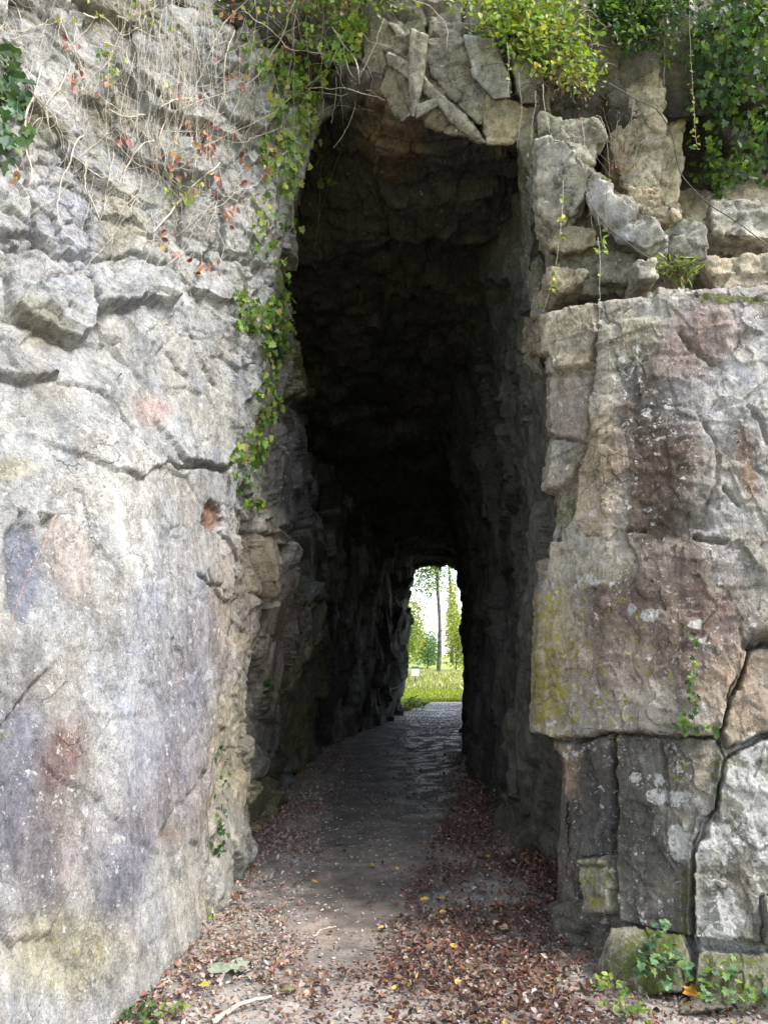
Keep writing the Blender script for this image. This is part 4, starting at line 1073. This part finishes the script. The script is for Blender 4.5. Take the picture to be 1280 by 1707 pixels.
# ---- ivies
ivy('ivy', 'green ivy hanging from the top left corner of the tunnel mouth', 'ivy',
    [[(560, 20), (620, 40), (590, 110), (550, 100)], [(430, 110), (500, 60), (560, 70), (550, 130), (520, 190), (540, 250), (510, 290), (470, 250), (450, 200)], [(430, 230), (480, 220), (500, 300), (480, 330), (440, 300)], [(528, 285), (560, 295), (555, 312), (530, 305)]],
    [110, 260, 80, 16], .062, GREEN, [2, 3, 3, 2, 1], [[(560, 0), (520, 100), (490, 200), (480, 320)], [(600, 10), (580, 70), (560, 110)], [(500, 250), (530, 285), (556, 306)], [(520, 120), (530, 180), (540, 240)]])
ivy('ivy', 'long green ivy strand trailing down the left corner past the yellowish jamb block', 'ivy',
    [[(410, 330), (450, 320), (470, 390), (440, 430), (405, 420)], [(470, 340), (492, 370), (490, 405), (478, 400)], [(388, 480), (430, 500), (425, 555), (390, 550)], [(440, 480), (480, 490), (480, 560), (470, 640), (430, 640), (432, 560)], [(420, 650), (470, 640), (455, 700), (425, 710)], [(380, 750), (425, 700), (452, 730), (415, 800), (370, 795)], [(390, 800), (420, 800), (435, 855), (400, 850)], [(455, 430), (480, 420), (478, 500), (458, 500)]],
    [36, 10, 60, 210, 70, 90, 44, 40], .055, GREEN, [3, 3, 3, 1, 2], [[(470, 300), (455, 400), (465, 500), (455, 600), (440, 680), (405, 770), (420, 860)], [(430, 320), (420, 400), (405, 500), (410, 560)], [(440, 690), (437, 740), (430, 790), (415, 800)]])
ivy('ivy', 'dark bluish ivy patch high on the cliff beside red leaves', 'ivy', [[(-30, 70), (20, 80), (45, 150), (40, 240), (10, 280), (-30, 270)]], [90], .085, DARKG + [(.10, .17, .10)], [2, 3, 3, 2, 4], [[(-10, 60), (10, 160), (5, 280)]])
ivy('ivy', 'thin dark ivy runner in the crack low on the pale cliff', 'ivy', [[(345, 1340), (362, 1220), (372, 1225), (366, 1340), (362, 1430), (345, 1435)]], [46], .032, DARKG, [1, 3, 3, 2], [[(350, 1440), (352, 1340), (366, 1230), (374, 1200)]])
ivy('ivy', 'small ivy sprig rooted in the tunnel jamb', 'ivy', [[(432, 1130), (450, 1130), (448, 1155), (434, 1150)]], [14], .05, DARKG, [1, 3, 3, 2], None)
ivy('ivy', 'thin ivy runner climbing the yellow lichened slab from a ledge', 'ivy', [[(1146, 1060), (1160, 1060), (1168, 1180), (1180, 1215), (1130, 1215), (1150, 1170)], [(1120, 1205), (1200, 1210), (1195, 1225), (1120, 1222)]], [46, 22], .026, DARKG + GREEN[:2], [1, 3, 3, 2, 2, 2], [[(1160, 1225), (1155, 1150), (1152, 1060)]])
ivy('ivy', 'dark ivy curtain hanging beside the narrow buff pillar', 'ivy',
    [[(1140, -60), (1420, -60), (1420, 330), (1300, 310), (1200, 325), (1150, 300), (1135, 150)], [(1140, 20), (1300, 0), (1320, 250), (1180, 280), (1160, 150)]],
    [2600, 1200], .06, DARKG + GREEN[:2], [3, 4, 3, 2, 1.5, 1], [[(1170, -60), (1180, 100), (1170, 290)], [(1250, -60), (1240, 120), (1230, 300)]], lift=.10, thick=.35)

# ---- shrubs on the brow: leaves spread through a volume, with twigs
def brow_shrub(name, label, poly, y0, y1, n, size, cols, wts, ntw, shape=OVATE, droop=.8, cat='shrub'):
    pp = in_poly(n, poly)
    # clumps: pull the leaves towards random centres so that gaps stay open
    cen = in_poly(max(10, n // 22), poly); pick = rng.integers(0, len(cen), n)
    pp = pp * .5 + cen[pick] * .5 + rng.normal(0, 6, pp.shape)
    yy = rng.uniform(y0, y1, len(cen))[pick] + rng.normal(0, .06, n)
    yy = np.minimum(yy, hit(pp[:, 0], pp[:, 1], 0)[0][:, 1] - rng.uniform(.03, .25, n))
    P = at_y(pp[:, 0], pp[:, 1], yy)
    N = np.tile(np.array([[.2, -.6, .7]]), (n, 1))
    c = np.asarray(poly).mean(0)
    root = empty(name, at_y(c[0], c[1], (y0 + y1) / 2)); tag(root, label, cat)
    V, Fc, C = leaf_mesh(P, N, size, shape, palette(n, cols, wts), droop, tilt=.6)
    mesh_obj('foliage', V, Fc, M_LEAF, root, {'col': C}, False)
    top = np.asarray(poly)[:, 1].min()
    lines = []
    for k in range(ntw):
        e = P[rng.integers(0, n)]
        s = e + np.array([rng.normal(0, .25), rng.uniform(.2, .6), rng.uniform(.3, .9)])
        m = (s + e) / 2 + np.array([0, -.08, .12])
        lines.append(smooth_line([s, m, e], 12, .006))
    stem_obj('stem', lines, rng.uniform(.002, .006, ntw), M_TWIG, root)
    return root
brow_shrub('shrub', 'bright yellow green shrub drooping over the mouth', [(720, -60), (960, -60), (1010, 60), (1022, 120), (1000, 195), (960, 150), (900, 130), (850, 110), (760, 40)], 5.3, 6.0, 2700, .052, YELG + GREEN[:2], [3, 3, 3, .8, 1.5, 1], 60)
brow_shrub('shrub', 'dark evergreen shrub above the buff pillar', [(930, -80), (1160, -80), (1150, 90), (1100, 130), (1040, 80), (980, 60)], 5.9, 7.2, 2600, .055, DARKG + GREEN[:2], [3, 3, 3, 2, 1, .6], 40)
brow_shrub('shrub', 'sparse yellowing shrub at the top over the dry creeper', [(440, -80), (720, -80), (700, 30), (620, 40), (520, 40), (440, 60)], 5.9, 6.6, 700, .05, GREEN + YELG + RED[:2], [2, 3, 2, 1, 2, 1, 1, 1, 1, .6, .6], 50)
brow_shrub('shrub', 'loose green and gold shrub over the ivy curtain', [(1150, -80), (1440, -80), (1440, 120), (1290, 140), (1180, 60)], 6.0, 6.9, 1300, .055, YELG + DARKG[2:] + [(.40, .28, .06)], [2, 2, 3, 1, 2, 2, .8], 40)
# dry grass and stems beneath the bright shrub
brow_shrub('dry_grass', 'brown dry grass and stalks hanging under the bright shrub', [(850, 60), (960, 80), (1010, 150), (990, 210), (930, 190), (860, 140)], 5.4, 5.8, 150, .05, [(.20, .12, .06), (.30, .20, .10), (.16, .09, .05), (.32, .14, .07)], [2, 2, 2, 1], 90, LANCE, 1.4, 'grass')
brow_shrub('dry_grass', 'withered brown tuft in the cleft below the buff pillar', [(1010, 250), (1050, 245), (1060, 300), (1020, 300)], 5.75, 5.95, 60, .04, [(.16, .07, .04), (.25, .12, .07), (.12, .06, .04)], [2, 2, 2], 26, LANCE, 1.2, 'grass')

# ---- hanging vines, each a plant of its own
def vine(label, pts, y, rad=.0035, nleaf=0, cols=YELG, mat=M_STEM, size=.035, yend=None, name='hanging_vine', cat='vine'):
    pl = smooth_line(pts, 30, .45); yy = np.linspace(y, yend if yend else y, len(pl))
    P = at_y(pl[:, 0], pl[:, 1], yy)
    root = empty(name, P[0]); tag(root, label, cat, 'vines hanging over the rock')
    stem_obj('stem', [P], [rad * .6], mat, root, 5)
    if nleaf:
        k = rng.integers(4, len(P), nleaf)
        V, Fc, C = leaf_mesh(P[k] + rng.normal(0, .012, (nleaf, 3)), np.tile([[0, -1., .3]], (nleaf, 1)), size, OVATE, palette(nleaf, cols, [1] * len(cols)), .8)
        mesh_obj('foliage', V, Fc, M_LEAF, root, {'col': C}, False)
vine('leafy vine strand hanging in front of the tunnel corner blocks', [(938, 300), (938, 350), (928, 430), (922, 470), (905, 520)], 4.7, .003, 26)
vine('straight bare vine hanging from the bright shrub to the corner', [(905, 140), (908, 180), (915, 215), (920, 228)], 5.2, .004)
vine('wispy vine hanging over the right end of the overhang', [(893, 150), (888, 190), (885, 240)], 5.3, .003)
vine('bare vine in front of the overhang blocks ending above the dark mouth', [(865, 120), (870, 180), (862, 245)], 5.35, .003)
vine('vine crossing the overhang below the bright leaves', [(845, 70), (850, 130), (842, 170)], 5.3, .003, 6)
vine('thin strand hanging over the slanting slab', [(970, 195), (975, 240), (980, 275)], 4.85, .003)
vine('long bare vine hanging down the buff pillar', [(1105, 30), (1108, 100), (1106, 180)], 5.9, .004)
vine('leafy vine hanging between buff pillar and dark ivy', [(1148, -20), (1152, 100), (1158, 200), (1162, 250)], 5.8, .004, 36)
vine('slender vine down the joint beside the corner column', [(996, 395), (1000, 450), (998, 520), (1000, 560)], 4.55, .003, 6)
vine('pale curved twig hanging into the dark mouth', [(640, 30), (625, 70), (605, 110), (600, 128)], 5.9, .004)
vine('fine forked twig dangling low inside the dark mouth', [(570, 140), (592, 172), (575, 220), (556, 246)], 6.2, .003)
vine('short thin twig beside the hanging ivy over the dark mouth', [(562, 100), (558, 160), (552, 205)], 6.2, .003)
vine('reddish bramble stem down the slate blue patch', [(92, 860), (70, 910), (40, 975), (12, 1060)], 3.35, .004, 0, YELG, plain_material('red bramble', (.30, .14, .09), (.42, .24, .16), 30), name='bramble_stem', yend=3.1)
# fresh sprig on the right
brow_shrub('sprig', 'small fresh green sprig beneath the slanting slab', [(988, 392), (1010, 392), (1012, 420), (990, 425)], 4.62, 4.68, 14, .04, GREEN[:3], [1, 1, 1], 4, OVATE, .6, 'plant')
# terrace plants
def rosette(name, label, px, py, y, n, size, cols, shape=LANCE, spread=.06, cat='plant'):
    c = at_y(px, py, y)
    root = empty(name, c); tag(root, label, cat)
    a = rng.uniform(0, 2 * math.pi, n)
    dirs = np.stack([np.cos(a), np.sin(a) * .8, rng.uniform(.5, 1.6, n)], 1); dirs /= np.linalg.norm(dirs, axis=1, keepdims=True)
    base_ = c + np.stack([rng.normal(0, spread * .4, n), rng.normal(0, spread * .3, n), np.zeros(n)], 1)
    ln = size * rng.uniform(.6, 1.3, n)
    tips = base_ + dirs * ln[:, None] * .8
    V, Fc, C = leaf_mesh(tips, dirs * .4 + np.array([0, -.5, .7]), size * .9, shape, palette(n, cols, [1] * len(cols)), .4, tilt=.35)
    mesh_obj('foliage', V, Fc, M_LEAF, root, {'col': C}, False)
    stem_obj('stem', [np.array([b, (b + t) / 2 + [0, 0, .01], t]) for b, t in zip(base_, tips)], [.0022] * n, M_TWIG, root)
    return root
rosette('fern', 'bright fern cluster on the terrace edge above the big slab', 1122, 458, 4.85, 170, .085, YELG[:3] + GREEN[:2], LANCE, .22, 'fern')
rosette('fern', 'small dark leaved fern at the top joint of the big slab', 1072, 520, 4.6, 22, .07, GREEN[:2] + DARKG[2:], LANCE, .06, 'fern')
rosette('plant', 'low green plant on the back edge of the big slab', 1210, 500, 4.7, 30, .055, YELG[:3] + GREEN[:2], OVATE, .16)

# ------------------------------------------------------------------ plants at the foot
def floor_plant(label, px, py, n, size, cols, spread=.08, h=.10, shape=IVY, name='plant', cat='plant'):
    c = at_z(px, py, .04)
    root = empty(name, c); tag(root, label, cat)
    a = rng.uniform(0, 2 * math.pi, n); rr = np.sqrt(rng.uniform(0, 1, n)) * spread
    P = c + np.stack([np.cos(a) * rr, np.sin(a) * rr, h * (1.1 - .7 * (rr / spread)) * rng.uniform(.4, 1.2, n)], 1)
    V, Fc, C = leaf_mesh(P, np.tile([[0, -.35, 1.]], (n, 1)), size, shape, palette(n, cols, [1] * len(cols)), .3, tilt=.35)
    mesh_obj('foliage', V, Fc, M_LEAF, root, {'col': C}, False)
    k = min(n, 24)
    stem_obj('stem', [smooth_line([c + (p - c) * [.35, .35, 0], (c + p) / 2 + [0, 0, .01], p], 6) for p in P[:k]], [.002] * k, M_TWIG, root)
    return root
BLUG = [(.10, .19, .10), (.07, .15, .07), (.13, .22, .11), (.16, .24, .06)]
floor_plant('bushy green nettle like plant at the mossy foot of the right cliff', 1112, 1652, 90, .038, BLUG, .13, .26)
floor_plant('pale green plant trailing over leaf litter below the white lichened block', 1225, 1672, 100, .034, BLUG + GREEN[:2], .17, .16)
floor_plant('tiny seedlings among red leaves by the corner pillar', 1015, 1655, 24, .035, GREEN[:3] + YELG[:1], .09, .07, OVATE)
floor_plant('small yellow green plant among fallen leaves near the mossy block', 1046, 1692, 26, .034, YELG[:1] + GREEN[:3], .10, .06, OVATE)
floor_plant('dark weeds at the near foot of the pale cliff', 236, 1702, 50, .030, DARKG + GREEN[:1], .09, .07, OVATE)
floor_plant('sprig of yellow leaves beside the broken twig', 288, 1694, 12, .028, YELG[:1] + GREEN[:2], .06, .06, OVATE)
floor_plant('grass tuft at the foot of the pale cliff near the corner', 345, 1530, 16, .04, GREEN[:2] + YELG[:1], .06, .05, LANCE)

# ------------------------------------------------------------------ leaf litter, gravel
def ground_pts(n, x0, x1, y0, y1, dens):
    out = []; got = 0
    while got < n:
        x = rng.uniform(x0, x1, n * 3); y = y0 + (y1 - y0) * rng.uniform(0, 1, n * 3) ** 1.3
        k = rng.uniform(0, 1, n * 3) < dens(x, y)
        out.append(np.stack([x[k], y[k]], 1)); got += k.sum()
    return np.vstack(out)[:n]
def litter_density(x, y):
    P = np.stack([x, y, 0 * x], -1).astype(f32)
    cl = sstep(-.35, .25, fbm(P * 1.6, 3, 33))
    d = (1 - bare(x, y)) * (.25 + .75 * cl) + .02
    d = d * np.where(x > -.1, 1.0, .72) * sstep(16, 8, y)
    return np.clip(d, 0, 1)
g_ = ground_pts(44000, -1.5, 2.3, 3.0, 14, litter_density)
zz = ground_z(g_[:, 0], g_[:, 1])
P = np.stack([g_[:, 0], g_[:, 1], zz + rng.uniform(.012, .035, len(zz))], 1)
left = g_[:, 0] < -.35
LIT_R = [(.13, .060, .042), (.17, .080, .050), (.10, .055, .042), (.22, .12, .065), (.24, .185, .15), (.34, .22, .08), (.06, .042, .034), (.32, .28, .25)]
LIT_L = [(.30, .22, .18), (.36, .28, .24), (.24, .15, .11), (.18, .09, .06), (.35, .29, .25), (.30, .17, .09)]
cols = palette(len(P), LIT_R, [4, 4, 4, 1.4, 2.4, .4, 3, 1.2], .28)
cols[left] = palette(int(left.sum()), LIT_L, [3, 3, 3, 2, 2, .8], .22)
V, Fc, C = leaf_mesh(P, np.tile([[0, 0, 1.]], (len(P), 1)), .012 + .030 * rng.beta(1.6, 2.4, len(P)), OVATE, cols, 0, curl=.42, tilt=.42)
tag(mesh_obj('leaf_litter', V, Fc, M_DRY, None, {'col': C}, False), 'red brown fallen leaves carpeting both sides of the path', 'leaf litter', None, 'stuff')

def pebbles(name, pts, rad, cols, label, mat):
    t = (1 + 5 ** .5) / 2
    ico = np.array([(-1, t, 0), (1, t, 0), (-1, -t, 0), (1, -t, 0), (0, -1, t), (0, 1, t), (0, -1, -t), (0, 1, -t), (t, 0, -1), (t, 0, 1), (-t, 0, -1), (-t, 0, 1)], float) / 1.9
    fc = np.array([(0, 11, 5), (0, 5, 1), (0, 1, 7), (0, 7, 10), (0, 10, 11), (1, 5, 9), (5, 11, 4), (11, 10, 2), (10, 7, 6), (7, 1, 8), (3, 9, 4), (3, 4, 2), (3, 2, 6), (3, 6, 8), (3, 8, 9), (4, 9, 5), (2, 4, 11), (6, 2, 10), (8, 6, 7), (9, 8, 1)])
    n = len(pts)
    sc = rad[:, None] * rng.uniform(.6, 1.4, (n, 3)) * np.array([1, 1, .6])
    a = rng.uniform(0, 6.28, n)
    v = ico[None] * (1 + rng.normal(0, .16, (n, 12, 1))) * sc[:, None]
    x = v[..., 0] * np.cos(a)[:, None] - v[..., 1] * np.sin(a)[:, None]; y = v[..., 0] * np.sin(a)[:, None] + v[..., 1] * np.cos(a)[:, None]
    V = np.stack([x, y, v[..., 2]], -1) + pts[:, None]
    Fc = (fc[None] + (np.arange(n) * 12)[:, None, None]).reshape(-1, 3)
    return tag(mesh_obj(name, V.reshape(-1, 3), Fc, mat, None, {'col': np.repeat(cols, 12, 0)}, False), label, 'gravel', None, 'stuff')
def gravel_density(x, y):
    P = np.stack([x, y, 0 * x], -1).astype(f32)
    d = .24 + .9 * np.exp(-((x - .95) / .3) ** 2 - ((y - 5.0) / .5) ** 2) + .55 * np.exp(-((x + .75) / .3) ** 2) * sstep(9, 6, y) + .35 * sstep(4.4, 3.9, y)
    d = d + .7 * sstep(15, 19, y)
    return np.clip(d * (.5 + .8 * sstep(-.2, .3, fbm(P * 3, 3, 55))), 0, 1)
g_ = ground_pts(36000, -1.4, 3.2, 3.1, 26, gravel_density)
P = np.stack([g_[:, 0], g_[:, 1], ground_z(g_[:, 0], g_[:, 1]) + .006], 1)
pebbles('gravel', P, rng.uniform(.003, .012, len(P)), palette(len(P), [(.27, .25, .235), (.20, .19, .18), (.36, .34, .31), (.24, .20, .175)], [2, 2, 1, 1], .15), 'pale angular gravel strewn along the path', leaf_material('loose stone', 0.0))

# ------------------------------------------------------------------ things on the ground
def twig(label, a, b, rad, sag=.01):
    A, B = at_z(*a, .03), at_z(*b, .03)
    P = smooth_line([A, A * .6 + B * .4 + [0, .02, sag], B], 14, .003)
    o = stem_obj('twig', [P], [rad], M_STEM, None, 6, .5)
    tag(o, label, 'twig')
twig('broken pale branch lying among leaves at the near edge of the path', (352, 1707), (452, 1662), .013)
twig('thin straight twig lying across the bare path', (520, 1560), (560, 1545), .005)
def fallen_leaf(label, px, py, size, colr, shape=IVY, group=None):
    c = at_z(px, py, .04); c[2] = ground_z(c[0], c[1]) + .035
    V, Fc, C = leaf_mesh(c[None], np.array([[.05, -.25, 1.]]), size, shape, np.array([colr]), 0, tilt=.1, curl=.12)
    o = mesh_obj('fallen_leaf', V, Fc, M_DRY, None, {'col': C}, False)
    tag(o, label, 'leaf', group)
fallen_leaf('large grey green lobed leaf lying near the pale branch', 365, 1625, .13, (.22, .26, .19))
fallen_leaf('second grey green lobed leaf overlapping the largest fallen one', 388, 1610, .10, (.26, .30, .22))
fallen_leaf('yellow star shaped leaf beside the grey green leaves', 336, 1642, .06, (.42, .31, .06))
fallen_leaf('yellow leaf at the foot of the mossy block', 1066, 1690, .06, (.40, .26, .06))
fallen_leaf('orange leaf on the leaf litter at the right edge of the picture', 1170, 1660, .10, (.45, .22, .04))
for px, py in ((588, 1432), (740, 1496), (732, 1518), (700, 1497), (530, 1468), (812, 1432), (640, 1540), (750, 1570), (664, 1448), (760, 1640), (655, 1648), (620, 1438)):
    fallen_leaf('small yellow leaf scattered on the trodden path', px, py, .05, tuple(np.array([.52, .34, .07]) * rng.uniform(.8, 1.1)), OVATE, 'yellow leaves on the path')
def stone(label, px, py, w_, h_, sd, col_=(.45, .42, .37)):
    c = at_z(px, py, 0.02)
    pts = [c + np.array([rng.uniform(-1, 1) * w_, rng.uniform(-1, 1) * w_ * .7, rng.uniform(0, 1) * h_]) for _ in range(14)]
    o = rock_lump('stone', pts, M_ROCK, None, .010, sd, .006, .004, .002, col_, (.3, .26, .2), .1, .1, 0, .1)
    tag(o, label, 'stone')
stone('flat pale stone at the foot of the cliff beside the tunnel corner', 390, 1490, .10, .05, 301)
stone('yellowish stone at the foot of the tunnel jamb', 418, 1390, .10, .09, 302, (.40, .36, .22))
stone('dark mossy stone among plants at the right edge', 1165, 1695, .12, .08, 303, (.22, .20, .15))
stone('greenish flat stone set in the path', 478, 1655, .06, .02, 304, (.30, .29, .15))

# ------------------------------------------------------------------ ironwork and cable
def ring_bolt(label, px, py, rad=.015):
    P, N = hit(np.array([float(px)]), np.array([float(py)]), .012); c, n = P[0], N[0]
    root = empty('ring_bolt', c); tag(root, label, 'ring bolt', 'climbing bolts in the rock')
    up = np.array([0, 0, 1.]); s = np.cross(n, up); s /= np.linalg.norm(s)
    a = np.linspace(0, 2 * math.pi, 17)
    ring = c + n * .015 + rad * (np.cos(a)[:, None] * s + np.sin(a)[:, None] * up) - up * rad * .6
    stem_obj('ring', [ring], [.0022], M_STEEL, root, 6, 1.0)
    stem_obj('bolt', [np.array([c - n * .05, c + n * .022])], [.005], M_STEEL, root, 6, 1.0)
ring_bolt('steel ring bolt in the pale right part of the big slab, the higher one', 1228, 580)
ring_bolt('steel ring bolt in the pale right part of the big slab, the lower one', 1229, 738)
ring_bolt('steel ring bolt on the pale cliff beneath the jutting flake', 199, 626, .02)
ring_bolt('steel ring bolt in the brown stained middle of the big slab', 1088, 968)
def cable(label, pts, rad, lift=.10):
    P = np.array([at_y(a, b, y) for a, b, y in pts]); P = smooth_line(P, 40)
    tag(stem_obj('cable', [P], [rad], M_CABLE, None, 6, 1.0), label, 'cable')
cable('black cable slung from the buff pillar down past the ivy curtain', [(1015, 138, 5.7), (1060, 165, 5.75), (1095, 180, 5.8), (1120, 220, 5.85), (1132, 290, 5.9), (1180, 340, 5.7), (1230, 370, 5.6), (1300, 425, 5.5)], .0042)
cable('thin black cable drooping across the slanting slab', [(975, 322, 4.72), (990, 350, 4.68), (1020, 385, 4.66), (1060, 415, 4.62), (1085, 432, 4.6)], .003)
# bracket and wire by the exit
hk = at_y(649, 1150, 18.4); hk2 = at_y(676, 1135, 20.5)
tag(stem_obj('wire', [smooth_line([hk, (hk + hk2) / 2 - [0, 0, .05], hk2], 12)], [.006], M_CABLE, None, 5, 1.0), 'short wire stretched low along the tunnel wall near the exit', 'wire')

# ------------------------------------------------------------------ beyond the tunnel
def tree(label, px, py, y, height, trad, crown_poly, y0, y1, n, size, cols, wts, group='trees beyond the tunnel', lean=.0, name='tree', clump=.55):
    b = at_y(px, py, y); b[2] = ground_z(b[0], b[1]) - .05
    root = empty(name, b); tag(root, label, 'tree', group)
    tl = smooth_line([b, b + [lean * .3 + .05, 0, height * .35], b + [lean * .7 - .05, 0, height * .7], b + [lean, 0, height]], 20, .02)
    lines = [tl]; rr = [trad]
    pp = in_poly(n, crown_poly); cen = in_poly(max(10, n // 26), crown_poly); pick = rng.integers(0, len(cen), n)
    pp = pp * (1 - clump) + cen[pick] * clump
    yy = rng.uniform(y0, y1, len(cen))[pick] + rng.normal(0, .2, n)
    P = at_y(pp[:, 0], pp[:, 1], yy)
    for k in range(14):
        e = P[rng.integers(0, n)]; h_ = np.clip(e[2] - .8, b[2] + .5, b[2] + height * .9)
        s = tl[np.argmin(np.abs(tl[:, 2] - h_))]
        lines.append(smooth_line([s, (s + e) / 2 + [0, 0, .15], e], 8, .02)); rr.append(trad * .25)
    V, Fc = tubes(lines[:1], rr[:1], 8, .35); mesh_obj('trunk', V, Fc, M_BARK, root)
    stem_obj('branch', lines[1:], rr[1:], M_BARK, root, 4)
    V, Fc, C = leaf_mesh(P, np.tile([[0, -.4, .8]], (n, 1)), size, OVATE, palette(n, cols, wts), .6, tilt=.8)
    mesh_obj('crown', V, Fc, M_LEAF, root, {'col': C}, False)
    return root
tree('slim dark trunked birch standing in the meadow at the end of the tunnel', 731, 1118, 44, 12, .13, [(680, 860), (770, 860), (770, 960), (742, 985), (715, 1000), (690, 1030), (678, 1000)], 42, 46, 3400, .13, GREEN + DARKG[2:], [1, 2, 2, 1, 2, 1, 1], lean=.1)
tree('drooping willow like tree at the left of the meadow', 676, 1112, 38, 6, .12, [(640, 990), (690, 990), (712, 1010), (716, 1070), (705, 1100), (690, 1110), (640, 1110)], 36, 40, 4200, .12, YELG + GREEN[1:4], [2, 2, 2, 1, 2, 2, 2])
def bush(label, px, py, y, poly, y0, y1, n, size, cols, wts):
    return tree(label, px, py, y, 1.6, .05, poly, y0, y1, n, size, cols, wts, 'bushes beyond the meadow', name='bush')
b1 = bush('yellow green bush behind the birch beyond the meadow', 760, 1115, 50, [(735, 1020), (760, 1000), (800, 1010), (830, 1050), (830, 1120), (738, 1118)], 48, 53, 5000, .15, YELG, [2, 2, 1, 1.4])
b2 = bush('bluish green bush at the back of the meadow', 712, 1110, 56, [(690, 1060), (715, 1045), (735, 1060), (738, 1112), (690, 1112)], 54, 58, 2600, .15, [(.12, .20, .10), (.16, .24, .12), (.10, .16, .07)], [1, 1, 1])
tree('pale tall poplar far behind the meadow', 753, 1112, 75, 13, .2, [(744, 960), (758, 950), (766, 1000), (768, 1100), (742, 1100)], 73, 78, 1500, .26, YELG + [(.34, .36, .2)], [1, 1, 1, 1, 2])
for lab, pxx, yd, w_, hgt in (('far hedge tree rounding off the meadow on its left', 640, 70, 8, 7), ('far hedge tree with dull olive crown beyond the yellow bush', 840, 72, 9, 8)):
    tree(lab, pxx, 1108, yd, 6, .2, [(pxx - 70, 1110), (pxx - 80, 1060), (pxx - 40, 1010), (pxx + 30, 1015), (pxx + 75, 1060), (pxx + 70, 1110)], yd - 3, yd + 3, 4000, .28, GREEN + YELG[:2], [1, 1, 1, 1, 1, 1, 1])
floor_plant('low green weeds at the left foot of the tunnel exit', 690, 1183, 120, .12, GREEN + YELG[:2], .35, .30, OVATE)
# information sign on its post
sg = at_y(692, 1112, 34); sg[2] = ground_z(sg[0], sg[1])
root = empty('information_sign', sg); tag(root, 'small white information sign with a teal top in the meadow beyond the tunnel', 'sign')
def box(name, c, s, mat, parent):
    bm = bmesh.new(); bmesh.ops.create_cube(bm, size=1)
    bmesh.ops.scale(bm, vec=s, verts=bm.verts)
    bmesh.ops.bevel(bm, geom=bm.edges[:], offset=min(s) * .15, segments=2, affect='EDGES')
    bmesh.ops.translate(bm, vec=c, verts=bm.verts)
    me = bpy.data.meshes.new(name); bm.to_mesh(me); bm.free(); me.materials.append(mat)
    o = bpy.data.objects.new(name, me); COL.objects.link(o); o.parent = parent; return o
box('panel', (0, 0, .62), (.34, .03, .34), M_WHITE, root); box('header', (0, -.004, .82), (.34, .035, .09), M_TEAL, root); box('post', (0, .03, .3), (.06, .06, .7), M_TWIG, root)
# meadow grass
gx_ = rng.uniform(-2, 7, 36000); gy_ = 26.5 + 22 * rng.uniform(0, 1, 36000) ** 1.5
gp = np.stack([gx_, gy_, ground_z(gx_, gy_) + .0], 1)
V, Fc, C = leaf_mesh(gp, np.tile([[0, -1., .15]], (len(gp), 1)), .11, LANCE, palette(len(gp), [(.25, .31, .045), (.32, .36, .07), (.21, .27, .04), (.37, .38, .11)], [2, 2, 1, 1]), -1.6, tilt=.35)
gy3 = rng.uniform(22.4, 27, 9000); gx3 = rng.uniform(-1.5, 1, 9000) * 1.0; lim = .55 + (gy3 - 22.6) * .26 + .15 * np.sin(gy3 * 5)
gx3 = lim - rng.uniform(0, 1, 9000) ** 1.3 * 2.4
gp3 = np.stack([gx3, gy3, ground_z(gx3, gy3)], 1)
V3, F3, C3 = leaf_mesh(gp3, np.tile([[0, -1., .15]], (9000, 1)), .10, LANCE, palette(9000, [(.25, .31, .045), (.32, .36, .07), (.21, .27, .04)], [2, 2, 1]), -1.4, tilt=.5)
Fc = np.vstack([Fc, F3 + len(V)]); V = np.vstack([V, V3]); C = np.vstack([C, C3])
n2_ = 5000; gx2 = rng.uniform(-2, 7, n2_); gy2 = 32 + 14 * rng.uniform(0, 1, n2_)
gp2 = np.stack([gx2, gy2, ground_z(gx2, gy2)], 1)
V2, F2, C2 = leaf_mesh(gp2, np.tile([[0, -1., .15]], (n2_, 1)), .27, LANCE, palette(n2_, [(.40, .40, .18), (.32, .36, .12), (.45, .42, .24)], [1, 1, 1]), -1.6, tilt=.4)
Fc = np.vstack([Fc, F2 + len(V)]); V = np.vstack([V, V2]); C = np.vstack([C, C2])
tag(mesh_obj('meadow_grass', V, Fc, M_LEAF, None, {'col': C}, False), 'long bright meadow grass beyond the tunnel', 'grass', None, 'stuff')
